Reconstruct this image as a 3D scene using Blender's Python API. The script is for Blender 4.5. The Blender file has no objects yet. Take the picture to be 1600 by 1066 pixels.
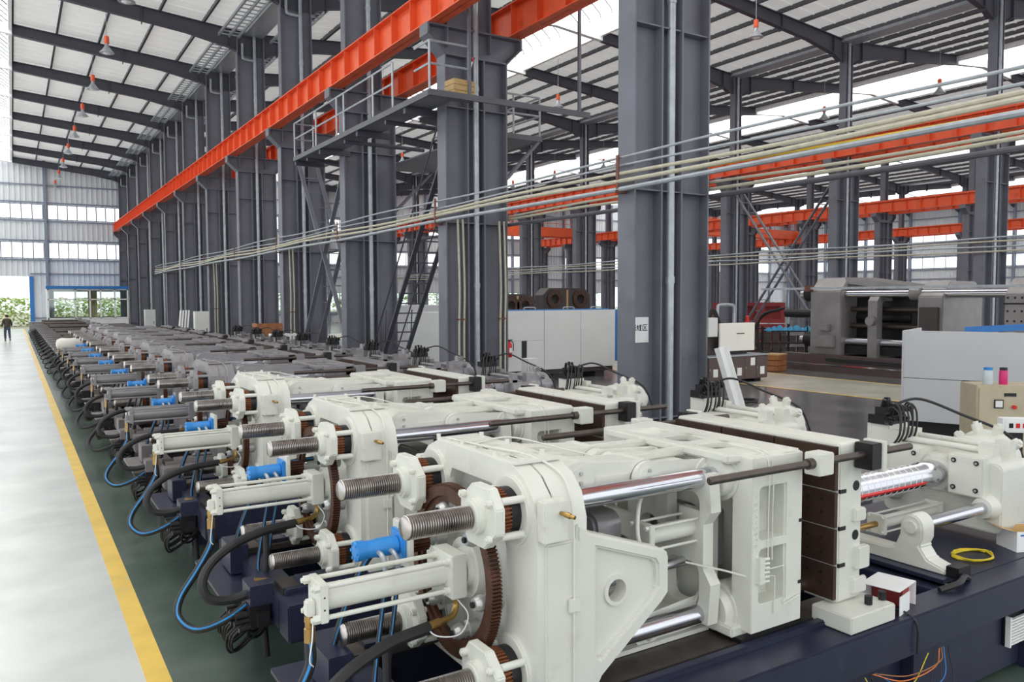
import bpy, bmesh, math, random
from math import sin, cos, pi, radians, tan, atan2, sqrt
from mathutils import Vector, Matrix
from mathutils.geometry import tessellate_polygon
random.seed(7)
SC = bpy.context.scene
COL = SC.collection

# ------------------------------------------------------------------ camera
CAM_H = 2.75
def set_camera(yaw=32.05, pitch=3.1, roll=0.2):
    y, p, r = radians(yaw), radians(pitch), radians(roll)
    f = Vector((sin(y)*cos(p), cos(y)*cos(p), -sin(p)))
    rt = Vector((cos(y), -sin(y), 0)); up = rt.cross(f)
    R = rt*cos(r) - up*sin(r); U = up*cos(r) + rt*sin(r)
    cam = bpy.data.cameras.new('camera'); cam.lens = 28.0; cam.sensor_width = 36.0
    cam.clip_start = 0.05; cam.clip_end = 400
    o = bpy.data.objects.new('camera', cam); COL.objects.link(o)
    m = Matrix((R, U, -f)).transposed().to_4x4(); m.translation = Vector((0, 0, CAM_H))
    o.matrix_world = m; SC.camera = o
set_camera()

# ------------------------------------------------------------------ world, exposure
def set_world():
    w = bpy.data.worlds.new('sky'); SC.world = w; w.use_nodes = True
    nt = w.node_tree; nt.nodes.clear()
    out = nt.nodes.new('ShaderNodeOutputWorld'); bg = nt.nodes.new('ShaderNodeBackground')
    bg.inputs[0].default_value = (0.93, 0.97, 1.0, 1); bg.inputs[1].default_value = 1.45
    nt.links.new(bg.outputs[0], out.inputs[0])
set_world()
SC.view_settings.view_transform = 'Standard'; SC.view_settings.look = 'None'
SC.view_settings.gamma = 1.0; SC.view_settings.use_curve_mapping = False
SC.view_settings.exposure = 0.15
SKY_GLASS = 2.4        # daylight coming through the ridge skylights
WIN_GLASS = 1.7        # daylight in the strip windows
SC.cycles.max_bounces = 6; SC.cycles.diffuse_bounces = 4; SC.cycles.glossy_bounces = 3
SC.cycles.transmission_bounces = 4; SC.cycles.transparent_max_bounces = 8
SC.cycles.sample_clamp_indirect = 6.0

# ------------------------------------------------------------------ materials
def lin(c):
    return tuple((v/255/12.92 if v/255 <= 0.04045 else ((v/255+0.055)/1.055)**2.4) for v in c) + (1,)
MATS = {}
def mat(name, rgb, rough=0.5, metal=0.0, var=0.12, scale=6.0, bump=0.0, bscale=60.0, spec=0.5, dirt=None, dscale=3.0, dlo=0.55, dhi=0.75, stretch=None):
    m = bpy.data.materials.new(name); m.use_nodes = True; nt = m.node_tree
    b = nt.nodes['Principled BSDF']; b.inputs['Roughness'].default_value = rough
    b.inputs['Metallic'].default_value = metal; b.inputs['Specular IOR Level'].default_value = spec
    tc = nt.nodes.new('ShaderNodeTexCoord'); mp = nt.nodes.new('ShaderNodeMapping')
    nt.links.new(tc.outputs['Object'], mp.inputs[0])
    if stretch: mp.inputs['Scale'].default_value = stretch
    n = nt.nodes.new('ShaderNodeTexNoise'); n.inputs['Scale'].default_value = scale; n.inputs['Detail'].default_value = 4
    nt.links.new(mp.outputs[0], n.inputs['Vector'])
    rp = nt.nodes.new('ShaderNodeMapRange'); rp.inputs[1].default_value = 0.3; rp.inputs[2].default_value = 0.7
    rp.inputs[3].default_value = 1-var; rp.inputs[4].default_value = 1+var*0.6
    nt.links.new(n.outputs['Fac'], rp.inputs[0])
    mx = nt.nodes.new('ShaderNodeMix'); mx.data_type = 'RGBA'; mx.blend_type = 'MULTIPLY'; mx.inputs[0].default_value = 1
    mx.inputs[6].default_value = lin(rgb); nt.links.new(rp.outputs[0], mx.inputs[7])
    last = mx.outputs[2]
    if dirt:
        n2 = nt.nodes.new('ShaderNodeTexNoise'); n2.inputs['Scale'].default_value = dscale; n2.inputs['Detail'].default_value = 6
        nt.links.new(mp.outputs[0], n2.inputs['Vector'])
        r2 = nt.nodes.new('ShaderNodeMapRange'); r2.inputs[1].default_value = dlo; r2.inputs[2].default_value = dhi
        nt.links.new(n2.outputs['Fac'], r2.inputs[0])
        m2 = nt.nodes.new('ShaderNodeMix'); m2.data_type = 'RGBA'; nt.links.new(r2.outputs[0], m2.inputs[0])
        nt.links.new(last, m2.inputs[6]); m2.inputs[7].default_value = lin(dirt); last = m2.outputs[2]
    nt.links.new(last, b.inputs['Base Color'])
    if bump:
        n3 = nt.nodes.new('ShaderNodeTexNoise'); n3.inputs['Scale'].default_value = bscale; n3.inputs['Detail'].default_value = 3
        nt.links.new(mp.outputs[0], n3.inputs['Vector'])
        bp = nt.nodes.new('ShaderNodeBump'); bp.inputs['Strength'].default_value = bump; bp.inputs['Distance'].default_value = 0.01
        nt.links.new(n3.outputs['Fac'], bp.inputs['Height']); nt.links.new(bp.outputs[0], b.inputs['Normal'])
    MATS[name] = m; return m
def emat(name, rgb, strength):
    m = bpy.data.materials.new(name); m.use_nodes = True; nt = m.node_tree
    b = nt.nodes['Principled BSDF']; b.inputs['Base Color'].default_value = lin(rgb)
    n = nt.nodes.new('ShaderNodeTexNoise'); n.inputs['Scale'].default_value = 0.7
    rp = nt.nodes.new('ShaderNodeMapRange'); rp.inputs[3].default_value = strength*0.85; rp.inputs[4].default_value = strength*1.15
    nt.links.new(n.outputs['Fac'], rp.inputs[0]); nt.links.new(rp.outputs[0], b.inputs['Emission Strength'])
    b.inputs['Emission Color'].default_value = lin(rgb); MATS[name] = m; return m

mat('white_paint', (217, 217, 208), 0.38, var=0.05, scale=3, bump=0.12, bscale=35, dirt=(190, 185, 172), dscale=5, dlo=0.62, dhi=0.85)
mat('white_cast', (205, 206, 200), 0.5, var=0.08, scale=8, bump=0.5, bscale=30)
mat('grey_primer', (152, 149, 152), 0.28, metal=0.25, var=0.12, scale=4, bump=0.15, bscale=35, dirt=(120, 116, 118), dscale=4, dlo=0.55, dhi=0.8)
mat('grey_cast', (112, 108, 108), 0.5, var=0.12, scale=8, bump=0.4, bscale=30)
mat('chrome', (205, 205, 212), 0.16, metal=1.0, var=0.06, scale=3, stretch=(0.3, 8, 8))
mat('screw_steel', (196, 190, 186), 0.28, metal=1.0, var=0.25, scale=6, dirt=(96, 76, 68), dscale=5, dlo=0.55, dhi=0.75)
mat('dark_rod', (98, 90, 86), 0.45, metal=0.8, var=0.2, scale=10)
mat('gear_brown', (92, 60, 46), 0.45, metal=0.5, var=0.3, scale=14, dirt=(48, 32, 28), dscale=8)
mat('nut_rust', (138, 84, 54), 0.5, metal=0.5, var=0.3, scale=20, dirt=(64, 42, 34), dscale=9)
mat('plate_rust', (78, 58, 50), 0.42, metal=0.55, var=0.3, scale=5, dirt=(128, 82, 46), dscale=2.5, dlo=0.6, dhi=0.8)
mat('bed_navy', (38, 41, 62), 0.36, var=0.14, scale=4, dirt=(60, 62, 84), dscale=5, dlo=0.6, dhi=0.85)
mat('bed_grey', (118, 112, 112), 0.45, var=0.15, scale=4)
mat('black_steel', (34, 33, 36), 0.42, metal=0.3, var=0.2, scale=12)
mat('black_plastic', (26, 26, 28), 0.5, var=0.15)
mat('rubber', (36, 35, 37), 0.55, var=0.2, scale=20)
mat('hose_blue', (32, 132, 196), 0.4, var=0.12, scale=20)
mat('motor_blue', (48, 138, 214), 0.35, var=0.1, scale=10)
mat('brass', (176, 142, 84), 0.3, metal=0.9, var=0.15)
mat('bolt', (190, 190, 188), 0.35, metal=0.6, var=0.1)
mat('bag', (225, 222, 214), 0.45, var=0.08, bump=0.6, bscale=12)
mat('column_grey', (112, 113, 123), 0.5, var=0.10, scale=1.2, dirt=(100, 99, 106), dscale=1.6)
mat('rafter_grey', (74, 74, 84), 0.5, var=0.10, scale=1.5)
mat('purlin_grey', (92, 92, 98), 0.5, var=0.10, scale=1.5)
mat('crane_orange', (236, 96, 52), 0.42, var=0.10, scale=2, dirt=(196, 74, 44), dscale=2)
mat('galv', (176, 182, 188), 0.35, metal=0.35, var=0.15, scale=6)
mat('conduit_cream', (196, 190, 170), 0.45, var=0.12, scale=8)
mat('conduit_yellow', (222, 188, 50), 0.45, var=0.1)
mat('rust_bracket', (118, 74, 60), 0.6, var=0.2)
mat('roof_sheet', (238, 236, 232), 0.5, var=0.05, scale=0.6)
mat('curb_white_lit_ridge', (236, 238, 240), 0.45, var=0.05)
mat('wall_sheet', (226, 229, 233), 0.5, var=0.05, scale=0.4)
mat('wall_rail', (136, 144, 160), 0.5, var=0.08)
mat('wood', (192, 160, 108), 0.65, var=0.25, scale=6, stretch=(1, 8, 8))
mat('crate_orange', (168, 108, 66), 0.6, var=0.25, scale=6)
mat('enclosure', (226, 227, 224), 0.42, var=0.04, scale=1)
mat('enclosure_grey', (206, 208, 210), 0.4, var=0.04, scale=1)
mat('cream_panel', (248, 245, 236), 0.42, var=0.04, scale=1)
mat('beige_cabinet', (196, 184, 156), 0.5, var=0.10, scale=3, dirt=(160, 140, 108), dscale=4, dlo=0.6, dhi=0.8)
mat('brown_cabinet', (92, 78, 76), 0.5, var=0.12, scale=3)
mat('machine_grey', (146, 142, 142), 0.36, metal=0.25, var=0.15, scale=2)
mat('machine_dark', (70, 62, 62), 0.5, var=0.2, scale=3)
mat('casting_red', (168, 62, 62), 0.55, var=0.25, scale=2, dirt=(110, 50, 54), dscale=2)
mat('signal_red', (214, 36, 34), 0.35, var=0.05)
mat('label_white', (238, 238, 236), 0.6, var=0.03)
mat('ink', (24, 22, 26), 0.7, var=0.05)
mat('cloth_blue', (70, 150, 190), 0.8, var=0.2, scale=8)
mat('trim_blue', (52, 120, 190), 0.4, var=0.08)
mat('pink', (222, 50, 120), 0.4, var=0.1)
mat('bottle_clear', (206, 216, 222), 0.2, var=0.06)
mat('lime', (220, 196, 40), 0.45, var=0.1)
mat('floor_yellow', (236, 198, 92), 0.35, var=0.12, scale=3, dirt=(206, 196, 168), dscale=5, dlo=0.62, dhi=0.72)
mat('foliage', (206, 226, 150), 0.6, var=0.4, scale=2)
mat('earth', (176, 172, 150), 0.8, var=0.2)
mat('skin', (196, 152, 126), 0.5, var=0.06)
mat('jacket', (74, 70, 58), 0.8, var=0.15)
mat('trousers', (62, 70, 92), 0.8, var=0.15)
mat('hair', (28, 24, 22), 0.6, var=0.1)
mat('cardboard', (206, 168, 112), 0.7, var=0.1)
mat('paper', (240, 240, 240), 0.6, var=0.03)
mat('orange_wire', (226, 120, 50), 0.5, var=0.1)
mat('curtain', (226, 200, 140), 0.8, var=0.1)
def roof_trans(share=0.2):  # translucency added so sky light brightens the roof undersides
    nt = MATS['roof_sheet'].node_tree; b = nt.nodes['Principled BSDF']; out = [n for n in nt.nodes if n.type == 'OUTPUT_MATERIAL'][0]
    tr = nt.nodes.new('ShaderNodeBsdfTranslucent'); tr.inputs[0].default_value = lin((250, 248, 244)); mx = nt.nodes.new('ShaderNodeMixShader'); mx.inputs[0].default_value = share
    nt.links.new(b.outputs[0], mx.inputs[1]); nt.links.new(tr.outputs[0], mx.inputs[2]); nt.links.new(mx.outputs[0], out.inputs[0])
roof_trans()
emat('skylight_glass', (255, 255, 252), SKY_GLASS)
emat('window_glass', (250, 253, 255), WIN_GLASS)
mat('lamp_bulb', (226, 228, 230), 0.15, var=0.04)
def floor_mat(name, rgb, rgb2, rough, scale=0.5):
    m = mat(name, rgb, rough, var=0.14, scale=scale, dirt=rgb2, dscale=0.9, dlo=0.45, dhi=0.75, bump=0.05, bscale=6)
    return m
floor_mat('floor_green', (76, 91, 82), (104, 114, 107), 0.22)
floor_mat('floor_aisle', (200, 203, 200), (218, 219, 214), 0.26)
floor_mat('floor_hall', (100, 99, 101), (126, 124, 124), 0.18)
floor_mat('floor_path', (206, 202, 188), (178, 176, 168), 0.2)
def glass_mat():
    m = bpy.data.materials.new('clear_glass'); m.use_nodes = True; nt = m.node_tree; nt.nodes.clear()
    out = nt.nodes.new('ShaderNodeOutputMaterial'); t = nt.nodes.new('ShaderNodeBsdfTransparent'); g = nt.nodes.new('ShaderNodeBsdfGlossy')
    g.inputs['Roughness'].default_value = 0.03; t.inputs[0].default_value = (0.9, 0.95, 0.93, 1)
    mx = nt.nodes.new('ShaderNodeMixShader'); mx.inputs[0].default_value = 0.12
    nt.links.new(t.outputs[0], mx.inputs[1]); nt.links.new(g.outputs[0], mx.inputs[2]); nt.links.new(mx.outputs[0], out.inputs[0])
    MATS['clear_glass'] = m
glass_mat()

# ------------------------------------------------------------------ mesh builder
class MB:
    def __init__(s): s.v = []; s.f = []
    def add(s, vs, fs, M=None):
        o = len(s.v)
        s.v += [tuple(M @ Vector(p)) for p in vs] if M else [tuple(p) for p in vs]
        s.f += [tuple(i+o for i in f) for f in fs]; return s
    def box(s, x0, x1, y0, y1, z0, z1, M=None):
        return s.add([(x0,y0,z0),(x1,y0,z0),(x1,y1,z0),(x0,y1,z0),(x0,y0,z1),(x1,y0,z1),(x1,y1,z1),(x0,y1,z1)],
                     [(3,2,1,0),(4,5,6,7),(0,1,5,4),(1,2,6,5),(2,3,7,6),(3,0,4,7)], M)
    def bar(s, p0, p1, w, h, up=(0,0,1)):
        p0, p1 = Vector(p0), Vector(p1); d = (p1-p0).normalized(); u = Vector(up)
        if abs(d.dot(u)) > 0.99: u = Vector((1,0,0))
        sd = d.cross(u).normalized(); u = sd.cross(d).normalized()
        vs = [p + sd*a*w/2 + u*b*h/2 for p in (p0, p1) for a, b in ((-1,-1),(1,-1),(1,1),(-1,1))]
        return s.add(vs, [(3,2,1,0),(4,5,6,7),(0,1,5,4),(1,2,6,5),(2,3,7,6),(3,0,4,7)])
    def cyl(s, p0, p1, r, n=16, r2=None, caps=True):
        p0, p1 = Vector(p0), Vector(p1); d = (p1-p0).normalized()
        a = Vector((0,0,1)) if abs(d.z) < 0.9 else Vector((1,0,0))
        u = d.cross(a).normalized(); w = d.cross(u)
        r2 = r if r2 is None else r2; vs = []
        for p, q in ((p0, r), (p1, r2)):
            for i in range(n):
                t = 2*pi*i/n; vs.append(p + u*cos(t)*q + w*sin(t)*q)
        fs = [(i, (i+1) % n, n+(i+1) % n, n+i) for i in range(n)]
        if caps: fs += [tuple(range(n-1, -1, -1)), tuple(range(n, 2*n))]
        return s.add(vs, fs)
    def lathe(s, p0, d, prof, n=20):            # prof: list of (along, radius)
        p0 = Vector(p0); d = Vector(d).normalized()
        a = Vector((0,0,1)) if abs(d.z) < 0.9 else Vector((1,0,0))
        u = d.cross(a).normalized(); w = d.cross(u); vs = []; fs = []
        for (t, r) in prof:
            for i in range(n):
                g = 2*pi*i/n; vs.append(p0 + d*t + u*cos(g)*r + w*sin(g)*r)
        for k in range(len(prof)-1):
            for i in range(n):
                fs.append((k*n+i, k*n+(i+1) % n, (k+1)*n+(i+1) % n, (k+1)*n+i))
        fs += [tuple(range(n-1, -1, -1)), tuple((len(prof)-1)*n+i for i in range(n))]
        return s.add(vs, fs)
    def tube(s, pts, r, n=8, caps=True, rr=None):
        pts = [Vector(p) for p in pts]; vs = []; fs = []; prev = None; m = len(pts)
        for k, p in enumerate(pts):
            d = (pts[min(k+1, m-1)] - pts[max(k-1, 0)]).normalized()
            if prev is None:
                a = Vector((0,0,1)) if abs(d.z) < 0.9 else Vector((1,0,0)); u = d.cross(a).normalized()
            else: u = (prev - d*prev.dot(d)).normalized()
            prev = u; w = d.cross(u); q = rr[k] if rr else r
            for i in range(n): t = 2*pi*i/n; vs.append(p + u*cos(t)*q + w*sin(t)*q)
        for k in range(m-1):
            for i in range(n): fs.append((k*n+i, k*n+(i+1) % n, (k+1)*n+(i+1) % n, (k+1)*n+i))
        if caps: fs += [tuple(range(n-1, -1, -1)), tuple((m-1)*n+i for i in range(n))]
        return s.add(vs, fs)
    def prism(s, poly, axis, lo, hi, holes=()):
        # poly in the two other axes, in order (x: y,z) (y: x,z) (z: x,y)
        def P(q, c): return {'x': (c, q[0], q[1]), 'y': (q[0], c, q[1]), 'z': (q[0], q[1], c)}[axis]
        loops = [list(poly)] + [list(h) for h in holes]; flat = [q for l in loops for q in l]; n = len(flat)
        vs = [P(q, lo) for q in flat] + [P(q, hi) for q in flat]; fs = []
        if holes:
            tri = tessellate_polygon([[Vector((q[0], q[1], 0)) for q in l] for l in loops])
            fs += [tuple(t) for t in tri] + [tuple(i+n for i in reversed(t)) for t in tri]
        else: fs += [tuple(range(n)), tuple(range(2*n-1, n-1, -1))]
        o = 0
        for l in loops:
            k = len(l)
            for i in range(k): fs.append((o+i, o+(i+1) % k, n+o+(i+1) % k, n+o+i))
            o += k
        return s.add(vs, fs)
    def mesh(s, name, bevel=0.0, seg=2, smooth=35, fix=True):
        me = bpy.data.meshes.new(name); me.from_pydata(s.v, [], s.f)
        bm = bmesh.new(); bm.from_mesh(me)
        if fix: bmesh.ops.recalc_face_normals(bm, faces=bm.faces)
        if bevel:
            bm.edges.ensure_lookup_table()
            es = [e for e in bm.edges if len(e.link_faces) == 2 and e.calc_face_angle(0) > radians(30)]
            bmesh.ops.bevel(bm, geom=es, offset=bevel, segments=seg, affect='EDGES', clamp_overlap=True)
        bm.to_mesh(me); bm.free()
        if smooth:
            me.polygons.foreach_set('use_smooth', [True]*len(me.polygons)); me.set_sharp_from_angle(angle=radians(smooth))
        return me
    def build(s, name, m, parent=None, **k):
        return place(name, s.mesh(name, **k), m, parent)
def place(name, me, m, parent=None, loc=None, rotz=0.0, objmat=False):
    o = bpy.data.objects.new(name, me); COL.objects.link(o)
    if not me.materials: me.materials.append(MATS[m])
    elif objmat or me.materials[0] != MATS[m]:
        o.material_slots[0].link = 'OBJECT'; o.material_slots[0].material = MATS[m]
    if parent: o.parent = parent
    if loc is not None: o.location = loc
    if rotz: o.rotation_euler = (0, 0, rotz)
    return o
def tag(o, label=None, cat=None, group=None, kind=None):
    if label: o['label'] = label
    if cat: o['category'] = cat
    if group: o['group'] = group
    if kind: o['kind'] = kind
    return o
def empty(name, loc=(0,0,0), rotz=0.0, label=None, cat=None, group=None, kind=None):
    o = bpy.data.objects.new(name, None); COL.objects.link(o); o.location = loc; o.rotation_euler = (0,0,rotz); o.empty_display_size = 0.2
    return tag(o, label, cat, group, kind)
def copy_tree(o, parent=None):
    c = o.copy(); COL.objects.link(c); c.parent = parent
    for ch in list(o.children): copy_tree(ch, c)
    return c
def circ(cx, cy, r, n=20, a0=0.0): return [(cx + r*cos(a0+2*pi*i/n), cy + r*sin(a0+2*pi*i/n)) for i in range(n)]
def spline(pts, k=8):
    pts = [Vector(p) for p in pts]; P = [pts[0]*2-pts[1]] + pts + [pts[-1]*2-pts[-2]]; out = []
    for i in range(1, len(P)-2):
        a, b, c, d = P[i-1], P[i], P[i+1], P[i+2]
        for j in range(k):
            t = j/k
            out.append(0.5*((2*b) + (c-a)*t + (2*a-5*b+4*c-d)*t*t + (3*b-a-3*c+d)*t**3))
    out.append(pts[-1]); return out
ORD = ['nearest', 'second', 'third', 'fourth', 'fifth', 'sixth', 'seventh', 'eighth', 'ninth', 'tenth', 'eleventh', 'twelfth', 'thirteenth', 'fourteenth', 'fifteenth', 'sixteenth', 'seventeenth', 'eighteenth', 'nineteenth', 'twentieth']
# ------------------------------------------------------------------ the hall: floor, roof, walls
RX = [9.98, 34.78, 59.58, 84.38]           # column rows
FY = [10.77 + 7*k for k in range(-3, 12)]  # frames
Y0, YE = -10.23, 88.5
XE = 109.2
flo = MB().box(0.89, 9.0, -14, 88.5, -0.3, 0.0).build('floor', 'floor_green', smooth=0); tag(flo, kind='structure')
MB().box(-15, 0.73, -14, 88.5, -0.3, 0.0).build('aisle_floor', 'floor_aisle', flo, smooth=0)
MB().box(9.0, XE, -14, 88.5, -0.3, 0.0).build('hall_floor', 'floor_hall', flo, smooth=0)
MB().box(0.73, 0.89, -14, 88.5, -0.3, 0.001).build('yellow_line', 'floor_yellow', flo, smooth=0)
MB().bar((23.4, 2, 0.001), (22.8, 60, 0.001), 0.12, 0.004).build('yellow_line', 'floor_yellow', flo, smooth=0)
MB().bar((19.9, 2, 0.001), (18.6, 60, 0.001), 0.12, 0.004).build('yellow_line', 'floor_yellow', flo, smooth=0)
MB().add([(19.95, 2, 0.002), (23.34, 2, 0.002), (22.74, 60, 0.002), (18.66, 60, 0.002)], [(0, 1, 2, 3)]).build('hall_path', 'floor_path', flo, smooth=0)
grd = MB().box(-80, 190, 88.5, 190, -0.35, -0.02).build('ground_outside', 'earth', smooth=0); tag(grd, kind='structure')

ZS, SL = 15.12, 0.085                      # rafter top at a column row, roof slope
HALF = 12.4; SKY = 2.8                     # half span, half skylight width
def rtop(d): return ZS + SL*d
def rafter_mesh(haunch=True):              # runs +x from the column row centre (d = 0) to the skylight edge and on to the ridge
    b = MB()
    bot = [(0.55, rtop(0.55)-1.05), (1.1, rtop(1.1)-0.82), (3.0, rtop(3.0)-0.62), (9.6, rtop(9.6)-0.48)]
    top = [(9.6, rtop(9.6)), (0.0, rtop(0))]
    b.prism([(0.0, rtop(0)-1.05)] + bot + top, 'y', -0.02, 0.02)
    for i in range(len(bot)-1):
        (xa, za), (xb, zb) = bot[i], bot[i+1]
        b.bar((xa, 0, za), (xb, 0, zb), 0.26, 0.03)
    b.bar((0, 0, rtop(0)), (9.6, 0, rtop(9.6)), 0.26, 0.03)
    for d in (1.1, 4.8):
        b.box(d-0.015, d+0.015, -0.12, 0.12, rtop(d)-0.95 if d < 2 else rtop(d)-0.72, rtop(d))
    return b.mesh('rafter', smooth=0)
RAFT = rafter_mesh()
RIDGE = MB().prism([(9.6, rtop(9.6)-0.48), (HALF, rtop(HALF)-0.46), (HALF, rtop(HALF)), (9.6, rtop(9.6))], 'y', -0.13, 0.13).mesh('ridge_beam', smooth=0)
PUR = MB().box(-0.035, 0.035, Y0, YE, 0, 0.2).box(-0.035, 0.06, Y0, YE, 0, 0.02).mesh('purlin', smooth=0)
def sheet_mesh():
    b = MB(); pr = []; y = -3.5; n = 9; w = 7.0/n
    for i in range(n):
        pr += [(y+i*w, 0), (y+i*w+0.04, -0.035), (y+i*w+0.09, -0.035), (y+i*w+0.13, 0)]
    pr.append((3.5, 0)); vs = []; m = len(pr)
    for d in (-0.2, 9.75):
        for (yy, zz) in pr: vs.append((d, yy, rtop(d)+0.2+zz))
    fs = [(i, i+1, m+i+1, m+i) for i in range(m-1)]
    b.add(vs, fs); return b.mesh('roof_sheet', smooth=0)
SHEET = sheet_mesh()
CURB = MB().box(9.6, 9.75, Y0, YE, rtop(9.6)-0.28, rtop(9.6)+0.55).mesh('skylight_curb', smooth=0)
CURBRAIL = MB()
for i in range(int((YE-Y0)/1.75)):
    CURBRAIL.box(9.52, 9.6, Y0+i*1.75, Y0+i*1.75+0.07, rtop(9.6)+0.0, rtop(9.6)+0.55)
CURBRAIL.box(9.5, 9.6, Y0, YE, rtop(9.6)+0.24, rtop(9.6)+0.3); CURBRAIL = CURBRAIL.mesh('curb_rail', smooth=0)
def vault_mesh(L=6.94):
    b = MB(); n = 12; vs = []; fs = []
    for t in (0, 1):
        for y in (-L/2, L/2):
            for i in range(n+1):
                a = pi*i/n; vs.append(((SKY+0.1+0.03*t)*cos(a), y, rtop(9.6)+0.5+(1.25+0.03*t)*sin(a)))
    k = n+1
    for i in range(n): fs += [(i, i+1, k+i+1, k+i), (2*k+i, 3*k+i, 3*k+i+1, 2*k+i+1), (i, 2*k+i, 2*k+i+1, i+1), (k+i, k+i+1, 3*k+i+1, 3*k+i)]
    b.add(vs, fs); return b.mesh('skylight_panel')
VAULT = vault_mesh()
def vrib():
    b = MB()
    for j in range(9):
        y = -3.5+7/8*j
        pts = [((SKY+0.04)*cos(pi*i/10), y, rtop(9.6)+0.5+1.19*sin(pi*i/10)) for i in range(11)]
        b.tube(pts, 0.035, 4)
    return b.mesh('vault_rib', smooth=0)
VRIB = vrib()
cX = [-2.42] + [0.5*(RX[i]+RX[i+1]) for i in range(3)] + [96.78]
for h, cx in enumerate(cX):
    ce = empty('ceiling', (0, 0, 0), kind='structure')
    for side in (-1, 1):                      # side -1: slope rising from the left row; +1: slope falling to the right row
        x0 = cx - HALF if side < 0 else cx + HALF
        if h == 0 and side < 0: frames = FY[::1]
        def put(nm, me, m, y):
            o = place(nm, me, m, ce, (x0, y, 0)); o.scale = (-side, 1, 1); return o
        for y in FY:
            if h >= 2 and y < 3: continue
            put('rafter', RAFT, 'rafter_grey', y); put('ridge_beam', RIDGE, 'curb_white_lit_ridge', y)  # ridge part of the rafter is white: skylight brightness put into its colour
            if y < 88: put('roof_sheet', SHEET, 'roof_sheet', y+3.5)
        ds = [0.35 + 1.84*i for i in range(6)] if h == 0 else [0.35 + 1.53*i for i in range(7)]
        for d in ds:
            p = put('purlin', PUR, 'purlin_grey', 0); p.location = (x0 - side*d, 0, rtop(d))
        put('skylight_curb', CURB, 'curb_white_lit_ridge', 0); put('curb_rail', CURBRAIL, 'curb_white_lit_ridge', 0)
    for y in FY[:-1]:
        place('skylight_panel', VAULT, 'skylight_glass', ce, (cx, y+3.5, 0))
        if h < 2: place('vault_rib', VRIB, 'purlin_grey', ce, (cx, y+3.5, 0))
    if h < 4: MB().box(cx+HALF-0.45, cx+HALF+0.45, Y0, YE, 15.02, 15.16).build('valley_gutter', 'galv', ce, smooth=0)
    if h in (0, 1):                           # gutter ladders beside the near column row
        g = MB()
        for d in (0.75, 1.15, 1.6): g.box(d-0.04, d+0.04, 0.2, 6.8, 14.78, 14.9)
        for i in range(14): g.box(0.75, 1.6, 0.4+i*0.47, 0.45+i*0.47, 14.8, 14.84)
        gm = g.mesh('gutter_ladder', smooth=0)
        for y in FY[2:-1]:
            o = place('gutter_ladder', gm, 'galv', ce, (9.98, y, 0)); o.scale = (-1 if h == 0 else 1, 1, 1)

# columns -----------------------------------------------------------
def isec(x0, x1, z0, z1, w=0.44, t=0.035):
    return MB().box(x0, x0+t, -w/2, w/2, z0, z1).box(x1-t, x1, -w/2, w/2, z0, z1).box(x0+t, x1-t, -0.012, 0.012, z0, z1)
C_L = isec(-0.89, -0.24, 0, 8.7).mesh('column_leg', smooth=0)
C_R = isec(0.20, 0.89, 0, 8.7).mesh('column_leg', smooth=0)
C_U0 = isec(-0.80, 0.45, 8.9, 14.95, 0.36).mesh('upper_shaft', smooth=0)
C_U1 = isec(-0.28, 0.28, 8.9, 14.95, 0.36).mesh('upper_shaft', smooth=0)
C_G = MB().box(-0.24, 0.2, -0.012, 0.012, 0, 8.7).mesh('web_plate', smooth=0)
C_B = MB().box(-0.86, 0.86, -0.2, 0.2, -0.012, 0.012).mesh('batten', smooth=0)
C_T = MB().prism([(-0.89, 8.3), (-0.89, 8.72), (-1.33, 9.10), (-1.33, 9.34), (1.33, 9.34), (1.33, 9.10), (0.89, 8.72), (0.89, 8.3)], 'y', -0.02, 0.02)
for s in (-1, 1):
    C_T.bar((s*0.89, 0, 8.7), (s*1.33, 0, 9.12), 0.44, 0.035).box(s*1.35 if s < 0 else 1.3, s*1.3 if s < 0 else 1.35, -0.22, 0.22, 9.1, 9.34)
C_T.box(-1.35, 1.35, -0.22, 0.22, 9.34, 9.38).box(-0.9, 0.9, -0.22, 0.22, 8.68, 8.72); C_T = C_T.mesh('corbel', smooth=0)
C_P = MB().cyl((0, 0, 0.1), (0, 0, 15.0), 0.075, 12)
for z in (3.0, 7.9, 12.0): C_P.cyl((0, 0, z), (0, 0, z+0.12), 0.088, 12)
C_P = C_P.mesh('downpipe')
C_P2 = MB().tube(spline([(-0.55, 0, 14.6), (-0.55, 0, 14.0), (-0.45, 0, 13.9), (0, 0, 13.88)], 4), 0.06, 8).mesh('downpipe_elbow')
C_F = MB().box(-1.05, 1.05, -0.35, 0.35, 0, 0.05).mesh('base_plate', smooth=0)
ROWN = ['beside the machine aisle', 'in the second row beyond the grey enclosures', 'in the third row across the halls', 'in the last row near the far side wall']
for r, rx in enumerate(RX):
    n = 0
    for y in FY:
        if y < (9, 16, 28, 38)[r]: continue
        t = empty('steel_column', (rx, y, 0), 0, f'{ORD[n]} dark grey twin-web steel column {ROWN[r]}', 'column', 'steel columns of row ' + ['one', 'two', 'three', 'four'][r]); n += 1
        place('column_leg', C_L, 'column_grey', t); place('column_leg', C_R, 'column_grey', t)
        place('upper_shaft', C_U0 if r == 0 else C_U1, 'column_grey', t); place('corbel', C_T, 'column_grey', t)
        for z in (0.6, 4.62, 7.45): place('batten', C_B, 'column_grey', t, (0, 0, z))
        place('web_plate', C_G, 'column_grey', t)
        place('base_plate', C_F, 'column_grey', t)
        if r < 2:
            place('downpipe', C_P, 'galv', t, (0.0, -0.16, 0))
            if r == 0: place('downpipe_elbow', C_P2, 'galv', t, (0, -0.16, 0))

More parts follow.
